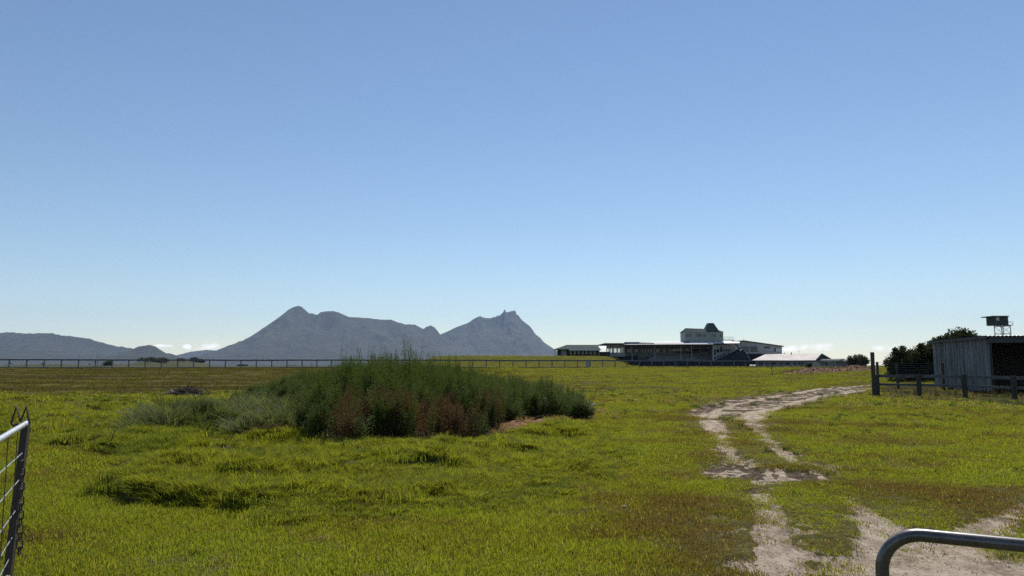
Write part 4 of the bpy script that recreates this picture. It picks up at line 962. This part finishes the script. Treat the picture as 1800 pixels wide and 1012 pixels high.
# ------------------------------------------------------------------ trees and bushes
def leafy(name, label, cat, x, y, z0, lobes, n, leaf, seed, mname='treeleaf', trunk=True, group=None):
    """lobes: (dx, dy, dz, rx, ry, rz) ellipsoids filled unevenly with leaves on clumps"""
    rg = np.random.default_rng(seed); t = thing(name, (x, y, z0), label, cat, group)
    V = []; Fc = []
    vol = np.array([l[3] * l[4] * l[5] for l in lobes]) ** (2 / 3); vol /= vol.sum()
    for li, l in enumerate(lobes):
        nc = max(6, int(60 * vol[li] * 3)); k = int(n * vol[li] / nc)
        for c in range(nc):
            d = rg.normal(size=3); d /= np.linalg.norm(d); rr = 0.35 + 0.62 * rg.random()
            cc = np.array(l[:3]) + d * np.array(l[3:]) * rr; cr = 0.30 * (0.5 + 0.9 * rg.random()) * np.mean(l[3:])
            for i in range(k):
                e = rg.normal(size=3); e /= np.linalg.norm(e); p = cc + e * cr * rg.random() ** 0.4
                if p[2] < 0.02: p[2] = 0.02 + 0.1 * rg.random()
                a = rg.normal(size=3); a /= np.linalg.norm(a); b = np.cross(a, rg.normal(size=3)); b /= np.linalg.norm(b)
                s = leaf * (0.6 + 0.8 * rg.random()); q = len(V)
                V += [p - a * s, p + b * s * .45, p + a * s, p - b * s * .45]; Fc.append((q, q + 1, q + 2, q + 3))
    V = np.array(V) + np.array([x, y, z0])
    mk('crown' if trunk else 'foliage', V.tolist(), Fc, M[mname], t)
    m = MB()
    if trunk:
        m.tube([(x, y, z0 - .1), (x + .1, y, z0 + lobes[0][2] * .5), (x, y, z0 + lobes[0][2])], [.3, .22, .1], 8)
    for l in lobes:
        for k in range(3):
            d = Vector((random.gauss(0, .5), random.gauss(0, .5), random.uniform(.1, .8))); 
            m.tube([(x + l[0] * .1, y + l[1] * .1, z0 + l[2] * .25), (x + l[0] * .6, y + l[1] * .6, z0 + l[2] * .7), (x + l[0] + d.x * l[3], y + l[1] + d.y * l[4], z0 + l[2] + d.z * l[5])], [.09, .05, .02], 5)
    m.build('trunk' if trunk else 'branches', M['bark'], t)
    return t

def build_trees():
    # bush left of the shed
    Y = 56; s = Y / F
    x = xat(1600, 650, Y)
    leafy('shrub', 'large dark rounded shrub between the corner post and the shed', 'shrub', x, Y, gz(x, Y),
          [(20 * s, 0, 1.4, 26 * s, 1.5, 1.5), (-12 * s, 0, 1.25, 26 * s, 1.4, 1.25), (-30 * s, -.3, .95, 18 * s, 1.0, 1.0), (42 * s, 0, 1.9, 20 * s, 1.4, 1.1), (10 * s, 0, .6, 40 * s, 1.5, .7), (34 * s, 0, .9, 24 * s, 1.5, .9)], 38000, .075, 201, trunk=False)
    Y = 85; s = Y / F
    leafy('tree', 'dark crown just showing over the middle of the shed roof', 'tree', xat(1690, 590, Y), Y, 1.1, [(0, 0, 3.2, 27 * s, 1.9, 1.45), (-14 * s, 0, 2.8, 16 * s, 1.4, 1.2), (20 * s, 0, 2.8, 13 * s, 1.2, 1.0)], 17000, .15, 202)
    leafy('tree', 'smaller dark crown at the left end of the shed roof', 'tree', xat(1656, 590, Y), Y, 1.1, [(0, 0, 2.7, 19 * s, 1.4, 1.1), (-9 * s, 0, 2.2, 11 * s, 1.0, .9)], 9000, .14, 203)
    Y = 210; s = Y / F
    leafy('tree', 'round dark tree standing alone behind the stable row', 'tree', xat(1507, 630, Y), Y, 1.1, [(0, 0, 2.2, 17 * s, 2.5, 1.4), (-9 * s, 0, 1.7, 11 * s, 2, 1.2), (11 * s, 0, 1.8, 10 * s, 2, 1.15), (0, 0, .9, 19 * s, 2.3, .8)], 5000, .22, 204)
    Y = 240; s = Y / F
    leafy('tree', 'low dark crown just right of the hall end wall', 'tree', xat(1379, 620, Y), Y, 1.1, [(0, 0, 3.2, 9 * s, 2, 1.0), (-3 * s, 0, 2.2, 9 * s, 2, 1.2)], 2200, .22, 205)
    Y = 100; s = Y / F
    x = xat(1421, 645, Y)
    leafy('shrub', 'small scrubby bush against the rail at the left end of the rusty heap', 'shrub', x, Y, gz(x, Y), [(0, 0, .35, 6 * s, .4, .4), (3 * s, 0, .5, 3 * s, .3, .4)], 1200, .06, 206, trunk=False)
    # dune scrub beyond the rail
    for k, (u, v, Y, w, h, lab) in enumerate(((262, 641, 470, 24, 5.0, 'long patch of dark scrub on the dune beyond the rail'), (283, 641, 468, 16, 5.5, 'dark scrub on the right shoulder of the same dune'), (341, 641, 515, 9, 6.5, 'rounded dark bush on a dune, tallest of the scrub beyond the rail'),
                                              (352, 641, 520, 9, 5.0, 'dark low bush just right of the rounded dune bush'), (190, 642, 425, 8, 4.5, 'dark mound shaped bush near the leftmost power pole'), (318, 641, 500, 10, 3.4, 'thin scrub between the two dune bushes'),
                                              (427, 642, 560, 12, 1.8, 'low dark hedge left of the second power pole'), (515, 642, 600, 14, 1.8, 'low dark hedge right of the second power pole'), (240, 642, 500, 12, 3, 'low scrub at the left foot of the dune'))):
        s = Y / F; x = xat(u, v, Y); g = Hs(x, Y); h = max(.6, h * .5)
        leafy('scrub_bush', lab, 'shrub', x, Y, g, [(0, 0, h * .5, w * s * .8, 3, h * .5), (w * s * .4, 0, h * .4, w * s * .45, 2.5, h * .4), (-w * s * .5, 0, h * .35, w * s * .45, 2.5, h * .35)], 1400, .4, 210 + k, trunk=False, group='scrub beyond the rail')

# ------------------------------------------------------------------ small things
def build_small():
    # power poles and their line
    tops = []
    labs = ['power pole nearest the left edge, in front of the long hill', 'power pole below the left slope of the main mountain', 'power pole rising above the tallest weeds', 'short power pole under the saddle between the two mountains']
    for (u, v, Y), lab in zip(((172, 624, 560), (452, 624, 600), (695, 621, 640), (824, 623.5, 680)), labs):
        p = pix(u, v, Y); t = thing('power_pole', (p.x, Y, 0), lab, 'power pole', 'power poles beyond the rail')
        m = MB(); m.tube([(p.x, Y, -.2), (p.x, Y, p.z)], [.2, .13], 8); m.build('pole', M['post_dark'], t)
        m = MB(); m.bar((p.x - 1.2, Y, p.z - .3), (p.x + 1.2, Y, p.z - .3), .18); m.build('crossarm', M['post_dark'], t); tops.append(Vector((p.x, Y, p.z - .15)))
    tops = [Vector((-620, 530, 9))] + tops + [Vector((pix(974, 622, 740).x, 740, 9.5))]
    m = MB()
    for a, b in zip(tops[:-1], tops[1:]):
        pts = [a.lerp(b, i / 10) - Vector((0, 0, 1.5 * math.sin(math.pi * i / 10))) for i in range(11)]
        for o in (-1.0, 1.0): m.tube([q + Vector((o, 0, 0)) for q in pts], .035, 4)
    o = m.build('power_line', M['fascia']); tag(o, 'thin power line strung between the far poles below the mountains', 'power line')
    # far houses and pale objects beyond the rail at the left
    for u, w, hgt, Y, lab in ((11, 5, 5, 900, 'tiny white gabled house farthest left beyond the rail'), (68, 6, 5, 900, 'tiny white house beyond the rail between the third and fourth posts'), (150, 7, 4, 1000, 'low white far house left of the first power pole'), (206, 5, 4, 900, 'tiny pale house right of the first power pole'), (80, 3, 3.5, 950, 'smallest pale hut beyond the rail')):
        x = xat(u, 642, Y); ww = w * Y / F / 2; t = thing('far_house', (x, Y, 0), lab, 'house', 'far houses beyond the rail')
        MB().box(x - ww, x + ww, Y, Y + 8, -.5, hgt * .55).build('wall', M['white'], t)
        r = MB(); r.slab([(x - ww - .3, Y - .4, hgt * .55), (x + ww + .3, Y - .4, hgt * .55), (x + ww + .3, Y + 4, hgt), (x - ww - .3, Y + 4, hgt)], .2); r.slab([(x - ww - .3, Y + 4, hgt), (x + ww + .3, Y + 4, hgt), (x + ww + .3, Y + 8.4, hgt * .55), (x - ww - .3, Y + 8.4, hgt * .55)], .2); r.build('roof', M['greyroof'], t)
    # brush pile
    x, y = G(326, 696); g = gz(x, y); w = 36 * y / F
    t = thing('brush_pile', (x, y, g), 'dark tangled pile of cut branches at the foot of the embankment', 'brush pile')
    rg = random.Random(3); m = MB(); m2 = MB()
    for i in range(420):
        a = rg.gauss(0, .42); hh = .42 * math.exp(-(a / .55) ** 2)
        c = Vector((x + a * w, y + rg.gauss(0, .35), g + rg.random() * hh)); d = Vector((rg.gauss(0, 1), rg.gauss(0, .6), rg.gauss(0, .35))).normalized() * rg.uniform(.12, .45)
        e = c + d; s = c - d; s.z = max(s.z, g); e.z = max(e.z, g); (m if i % 3 else m2).tube([s, (s + e) / 2 + Vector((0, 0, rg.uniform(-.03, .06))), e], [rg.uniform(.008, .022), .012, .005], 4)
    m.tube([(x + .1, y, g + .2), (x + .08, y, g + .82)], [.02, .012], 5); m.build('branches', M['stick'], t); m2.build('twigs', M['bark'], t)
    def rock(u, v, r, lab, seed, sq=.6):
        x, y = G(u, v); g = gz(x, y); rg = np.random.default_rng(seed); import bmesh
        bm = bmesh.new(); bmesh.ops.create_icosphere(bm, subdivisions=3, radius=1)
        for vv in bm.verts:
            n_ = 1 + .35 * (fbm(np.array([vv.co.x * 1.6 + seed]), np.array([vv.co.y * 1.6 + vv.co.z * 2.1]), seed)[0] - .5) * 2; vv.co = vv.co * n_; vv.co.z *= sq
        me = bpy.data.meshes.new('rock'); bm.to_mesh(me); bm.free(); me.materials.append(M['rock']); o = bpy.data.objects.new('rock', me); COL.objects.link(o)
        o.location = (x, y, g + r * sq * .5); o.scale = (r, r * .8, r); tag(o, lab, 'rock'); return o
    rock(301, 695, .20, 'pale grey rock at the left end of the brush pile', 31, .85)
    rock(1036, 713, .16, 'larger flat pale rock at the right tip of the weed thicket', 32, .5)
    rock(1045, 711, .11, 'smaller pale rock behind the flat one at the tip of the thicket', 33, .5)
    rock(1098, 892, .035, 'small dark stone in the trodden grass left of the rut', 35)
    # bare stalks in the grass
    for u, v, h, ln, lab in ((190, 800, .38, .10, 'thin dead stalk leaning in the long grass at the left'), (608, 806, .22, -.08, 'short dead stick in front of the thicket'), (624, 812, .24, .05, 'forked dead stick just right of the short one'), (1358, 660, 1.3, -.1, 'tall bare weed stalk in the paddock before the clubhouse'), (48, 744, .3, .03, 'dark stalk behind the top corner of the left gate'), (780, 742, .5, .05, 'bare stalk near the thicket')):
        if u == 780: continue
        x, y = G(u, v); g = gz(x, y); m = MB(); w_ = .006 + y * .0004
        m.tube([(x, y, g - .03), (x + ln * .4, y, g + h * .5), (x + ln, y, g + h)], [w_, w_ * .8, w_ * .5], 5)
        for k in range(3): m.tube([(x + ln * (.3 + .2 * k), y, g + h * (.45 + .15 * k)), (x + ln * (.3 + .2 * k) + (.06 if k % 2 else -.06) * h * 3, y, g + h * (.62 + .15 * k))], w_ * .5, 4)
        o = m.build('dead_stalk', M['stick']); tag(o, lab, 'stalk')
    # rusty heap of dead cuttings by the rail
    V = []; Fc = []; nx, ny = 150, 40
    pl, pr = G(1392, 658.5), G(1560, 651); L = Vector((pr[0] - pl[0], pr[1] - pl[1])); 
    us = np.linspace(0, 1, nx); ws = np.linspace(0, 1, ny)
    U, W = np.meshgrid(us, ws, indexing='ij')
    dep = 5.0; X = pl[0] + L.x * U - 0.2 * dep * W; Yy = pl[1] + L.y * U + dep * W
    prof = np.interp(U, [0, .1, .2, .35, .5, .62, .75, .85, .93, 1], [0, .12, .32, .75, .72, .66, .62, 1.0, .85, .1])
    hz = prof * np.sin(np.pi * W) ** .6 * (0.72 + .75 * (fbm(X / .9, Yy / .7, 91) - .3)) + prof * .25 * (fbm(X / .25, Yy / .25, 92, 3) - .5)
    Z = H(X.ravel(), Yy.ravel()).reshape(X.shape) - .05 + hz * 0.5
    V = np.stack([X.ravel(), Yy.ravel(), Z.ravel()], 1); i = np.arange(nx - 1)[:, None] * ny; j = np.arange(ny - 1)[None, :]
    q = np.stack([i + j, i + ny + j, i + ny + j + 1, i + j + 1], -1).reshape(-1, 4)
    t = thing('cuttings_heap', (pl[0], pl[1], 1), 'long rusty brown heap of dead cuttings before the far stables', 'heap')
    mh = mat('dead_cuttings', (0.20, 0.085, 0.04), 0.95, (0.07, 0.034, 0.02), scale=1.6, bump=0.8, fine=0.5)
    mk('mound', V.tolist(), q.tolist(), mh, t, smooth=False)
    m = MB(); rg = random.Random(9); Vf = V
    for i in range(1800):
        p = Vector(Vf[rg.randrange(len(Vf))]); d = Vector((rg.gauss(0, 1), rg.gauss(0, .7), abs(rg.gauss(0, .4)))).normalized() * rg.uniform(.12, .35)
        s = Vector((-d.y, d.x, .1)).normalized() * .03; b = len(m.v); m.v += [p - s, p + s, p + d]; m.f.append((b, b + 1, b + 2))
    m.build('loose_stalks', M['dry'] if False else mh, t)

def build_gates():
    # left gate, swung open, seen from its hinge side; only its latch end is in frame
    z1, z0 = 1.20, .10
    E = pix(46, 743, 5.4); E = Vector((E.x, 5.4, 0)); K = pix(0, 768, 4.25); K = Vector((K.x, 4.25, 0)); d = (K - E).normalized()
    zT = zat(743, 5.4); t = thing('farm_gate', (E.x, E.y, 0), 'galvanised pipe and wire gate standing open at the left edge', 'gate')
    Hn = E + d * 3.6; up = lambda p, z: Vector((p.x, p.y, z))
    base = pix(13, 1008, 5.2); El = Vector((base.x, base.y, 0)); El = E.lerp(El, .95)
    zB = zat(1006, 5.3)
    m = MB(); m.tube([up(E, zT) - d * .0, up(Hn, zT)], .019, 14); m.build('top_rail', M['steel'], t)
    m = MB(); m.tube([up(El, zB), up(El + d * 3.6, zB)], .018, 12); m.build('bottom_rail', M['steel'], t)
    m = MB(); m.bar(up(El, zB - .02), up(E, zT + .01), .05, .03); m.build('end_stile', M['dark_steel'], t)  # the stile's shaded side is put into its dark steel colour
    m = MB(); m.tube([up(Hn, 0.0), up(Hn, zT)], .022, 12); m.build('hinge_stile', M['steel'], t)
    for k in range(1, 3):
        a = E + d * (.7 + 1.0 * k); m = MB(); m.tube([up(a, zB), up(a, zT)], .014, 8); m.build('stay', M['steel'], t)
    for k, f in enumerate((.80, .62, .42, .25, .12)):
        m = MB(); z = zB + (zT - zB) * f; m.tube([up(El.lerp(E, f), z), up(Hn, z + .0)], .0035, 6); m.build('wire', M['steel'], t)
    for k in range(1, 8):
        a = E + d * (.46 * k); m = MB(); m.tube([up(a, zB), up(a + d * 0.02, zT)], .003, 5); m.build('wire', M['dark_steel'], t)
    # pointed bracket on the top corner
    m = MB(); q = lambda u, v: pix(u, v, 5.25)
    m.tube([q(20, 742), q(29, 713.5), q(36, 740)], .008, 6); m.tube([q(36, 740), q(46.5, 713.5), q(52, 744)], .008, 6); m.tube([q(20, 742), q(24, 747), q(33, 744)], .008, 6); m.build('latch_hook', M['dark_steel'], t)
    # hanging chain
    c = thing('chain', pix(36, 845, 5.1), 'short dark steel chain hanging from the end of the left gate', 'chain')
    n = 13
    P0, P1 = pix(39, 808, 5.05), pix(34, 972, 5.05)
    for i in range(n):
        a = P0.lerp(P1, i / n); b = P0.lerp(P1, (i + 1.28) / n); ax = (b - a).normalized(); s = Vector((1, 0.2, 0)).normalized() if i % 2 else Vector((.2, -1, 0)).normalized()
        w = .017; m = MB(); k = 14; pts = []
        ctr = (a + b) / 2; hl = (b - a).length / 2
        for j in range(k + 1):
            th = 2 * math.pi * j / k; pts.append(ctr + ax * (max(-1, min(1, 1.25 * math.cos(th))) * hl) + s * (max(-1, min(1, 1.3 * math.sin(th))) * w))
        m.tube(pts, .0048, 6, cap=False); m.build('link', M['dark_steel'], c)
    # right gate
    t = thing('pipe_gate', (1.4, 2.4, 0), 'shiny bent steel pipe gate crossing the bottom right corner', 'gate')
    zt = 1.02; r = .021
    A = pix(1622, 940, 2.5); zt = A.z; Bp = pix(1800, 958, 2.5)
    yb = None
    for i in range(200):
        y = 1.8 + i * .005; p = pix(1800, 958, y)
        if p.z <= zt: yb = y; break
    Bp = pix(1800, 958, yb or 2.4); Bp.z = zt
    d = (Bp - A); d.z = 0; d.normalize(); R = .125
    C0 = A + d * .0; pts = []
    L0 = C0 - d * R
    for z in (.12, .3, .6): pts.append(Vector((L0.x, L0.y, z)))
    for i in range(13):
        a = math.pi / 2 * i / 12; pts.append(Vector((C0.x, C0.y, zt - R)) - d * R * math.cos(a) + Vector((0, 0, R * math.sin(a))))
    pts.append(C0 + d * 1.5); pts.append(C0 + d * 2.95)
    m = MB(); m.tube(pts, r, 24); m.build('frame', M['gatepipe'], t, smooth=True)
    End = C0 + d * 2.95
    m = MB(); m.tube([Vector((End.x, End.y, .0)), End], r, 16); m.build('hinge_stile', M['gatepipe'], t, smooth=True)
    for z in (.14, .38, .62):
        m = MB(); m.tube([Vector((L0.x, L0.y, z)), Vector((End.x, End.y, z))], .014, 12); m.build('rail', M['gatepipe'], t, smooth=True)

# ------------------------------------------------------------------ sky, sun, haze, camera
SUN_EL, SUN_AZ = math.radians(50), math.radians(17)      # azimuth to the right of the view direction (+Y)
def build_light():
    w = bpy.data.worlds.new('World'); sc.world = w; w.use_nodes = True; N, L = w.node_tree.nodes, w.node_tree.links
    bg = N['Background']; sky = N.new('ShaderNodeTexSky'); sky.sky_type = 'NISHITA'; sky.sun_disc = False
    sky.sun_elevation = SUN_EL; sky.sun_rotation = SUN_AZ; sky.altitude = 0; sky.air_density = 1.0; sky.dust_density = SKY_DUST; sky.ozone_density = SKY_OZONE
    bg.inputs['Strength'].default_value = SKY_STR
    # small low cumulus near the horizon
    tc = N.new('ShaderNodeTexCoord'); sp = N.new('ShaderNodeSeparateXYZ'); L.new(tc.outputs['Generated'], sp.inputs[0])
    def math_(op, a, b=None):
        m = N.new('ShaderNodeMath'); m.operation = op
        for i, q in enumerate((a, b)):
            if q is None: continue
            if isinstance(q, (int, float)): m.inputs[i].default_value = q
            else: L.new(q, m.inputs[i])
        return m.outputs[0]
    az = math_('DIVIDE', sp.outputs[0], sp.outputs[1]); el = math_('DIVIDE', sp.outputs[2], sp.outputs[1])
    cb = N.new('ShaderNodeCombineXYZ'); L.new(az, cb.inputs[0]); L.new(math_('MULTIPLY', el, 1.9), cb.inputs[1])
    n = N.new('ShaderNodeTexNoise'); n.inputs['Scale'].default_value = 34; n.inputs['Detail'].default_value = 6; n.inputs['Roughness'].default_value = 0.55; L.new(cb.outputs[0], n.inputs['Vector'])
    tot = None
    for u, v, su, sv, amp in ((374, 608, 26, 8, .55), (329, 609, 9, 5, .45), (290, 607, 22, 3.5, .40), (1432, 609, 55, 9, .31), (1400, 613, 40, 6, .28), (1560, 612, 40, 9, .34), (1062, 612, 16, 7, .34), (345, 622, 60, 7, .22)):
        a0 = (u - 900) / F; e0 = (641 - v) / F
        gx = math_('MULTIPLY', math_('SUBTRACT', az, a0), F / su); gy = math_('MULTIPLY', math_('SUBTRACT', el, e0), F / sv)
        g = math_('MULTIPLY', math_('EXPONENT', math_('MULTIPLY', math_('ADD', math_('MULTIPLY', gx, gx), math_('MULTIPLY', gy, gy)), -1)), amp)
        tot = g if tot is None else math_('MAXIMUM', tot, g)
    front = math_('GREATER_THAN', sp.outputs[1], 0.0)
    s = math_('MULTIPLY', math_('ADD', tot, math_('MULTIPLY', math_('SUBTRACT', n.outputs[0], 0.5), math_('MINIMUM', math_('MULTIPLY', tot, 8), 1.6))), front)
    mr = N.new('ShaderNodeMapRange'); mr.interpolation_type = 'SMOOTHSTEP'; mr.inputs[1].default_value = 0.16; mr.inputs[2].default_value = 0.56; mr.inputs[4].default_value = 0.8; L.new(s, mr.inputs[0])
    gate = math_('MULTIPLY', mr.outputs[0], front)
    # tint: the photograph's camera renders the sky slightly less saturated
    hs = N.new('ShaderNodeHueSaturation'); hs.inputs['Saturation'].default_value = SKY_SAT; hs.inputs['Value'].default_value = 1; L.new(sky.outputs[0], hs.inputs['Color'])
    mx = N.new('ShaderNodeMix'); mx.data_type = 'RGBA'; mx.inputs[7].default_value = (CLOUD, CLOUD * .97, CLOUD * .95, 1); L.new(gate, mx.inputs[0]); L.new(hs.outputs[0], mx.inputs[6]); L.new(mx.outputs[2], bg.inputs[0])
    l = bpy.data.lights.new('sun', 'SUN'); l.energy = SUN_STR; l.angle = math.radians(.53); l.color = (1, .95, .87)
    o = bpy.data.objects.new('sun', l); COL.objects.link(o)
    dirv = Vector((math.sin(SUN_AZ) * math.cos(SUN_EL), math.cos(SUN_AZ) * math.cos(SUN_EL), math.sin(SUN_EL)))
    o.rotation_euler = dirv.to_track_quat('Z', 'Y').to_euler(); o.location = dirv * 50
    # the air
    m = bpy.data.materials.new('air'); m.use_nodes = True; N, L = m.node_tree.nodes, m.node_tree.links; N.clear()
    out = N.new('ShaderNodeOutputMaterial'); v = N.new('ShaderNodeVolumePrincipled'); v.inputs['Color'].default_value = HAZE_COL; v.inputs['Density'].default_value = HAZE
    v.inputs['Anisotropy'].default_value = 0.0; L.new(v.outputs[0], out.inputs['Volume'])
    m.cycles.volume_sampling = 'DISTANCE'; b = MB(); b.box(-12000, 12000, -12000, 12000, -8, 820); ho = b.build('haze', m); tag(ho, 'thin pale blue air that fades the mountains', None, None, 'stuff')

SKY_STR, SUN_STR, SKY_DUST, SKY_OZONE, SKY_SAT, CLOUD = 0.082, 5.0, 0.0, 2.2, 1.03, 14.0
HAZE = 4.0e-5; HAZE_COL = (.53, .70, 1.0, 1)

def build_camera():
    c = bpy.data.cameras.new('camera'); c.sensor_width = 36; c.lens = 36 * F / 1800; c.clip_start = .05; c.clip_end = 60000
    o = bpy.data.objects.new('camera', c); COL.objects.link(o); o.location = (0, 0, CH); o.rotation_euler = (math.pi / 2 + PT, 0, 0); sc.camera = o

build_camera(); build_light(); build_ground(); build_hills(); build_grass(); build_rail(); build_grandstand(); build_left_pavilion(); build_white_roof()
build_shed(); build_yard_fences(); build_tower(); build_trees(); build_small(); build_gates()

sc.render.engine = 'CYCLES'
sc.view_settings.view_transform = 'Standard'; sc.view_settings.look = 'None'; sc.view_settings.exposure = 0.36; sc.view_settings.gamma = 1
sc.cycles.use_denoising = False; sc.cycles.max_bounces = 6; sc.cycles.diffuse_bounces = 3; sc.cycles.glossy_bounces = 2; sc.cycles.transmission_bounces = 3; sc.cycles.transparent_max_bounces = 8; sc.cycles.volume_bounces = 1
sc.cycles.sample_clamp_indirect = 4; sc.cycles.sample_clamp_direct = 3.5
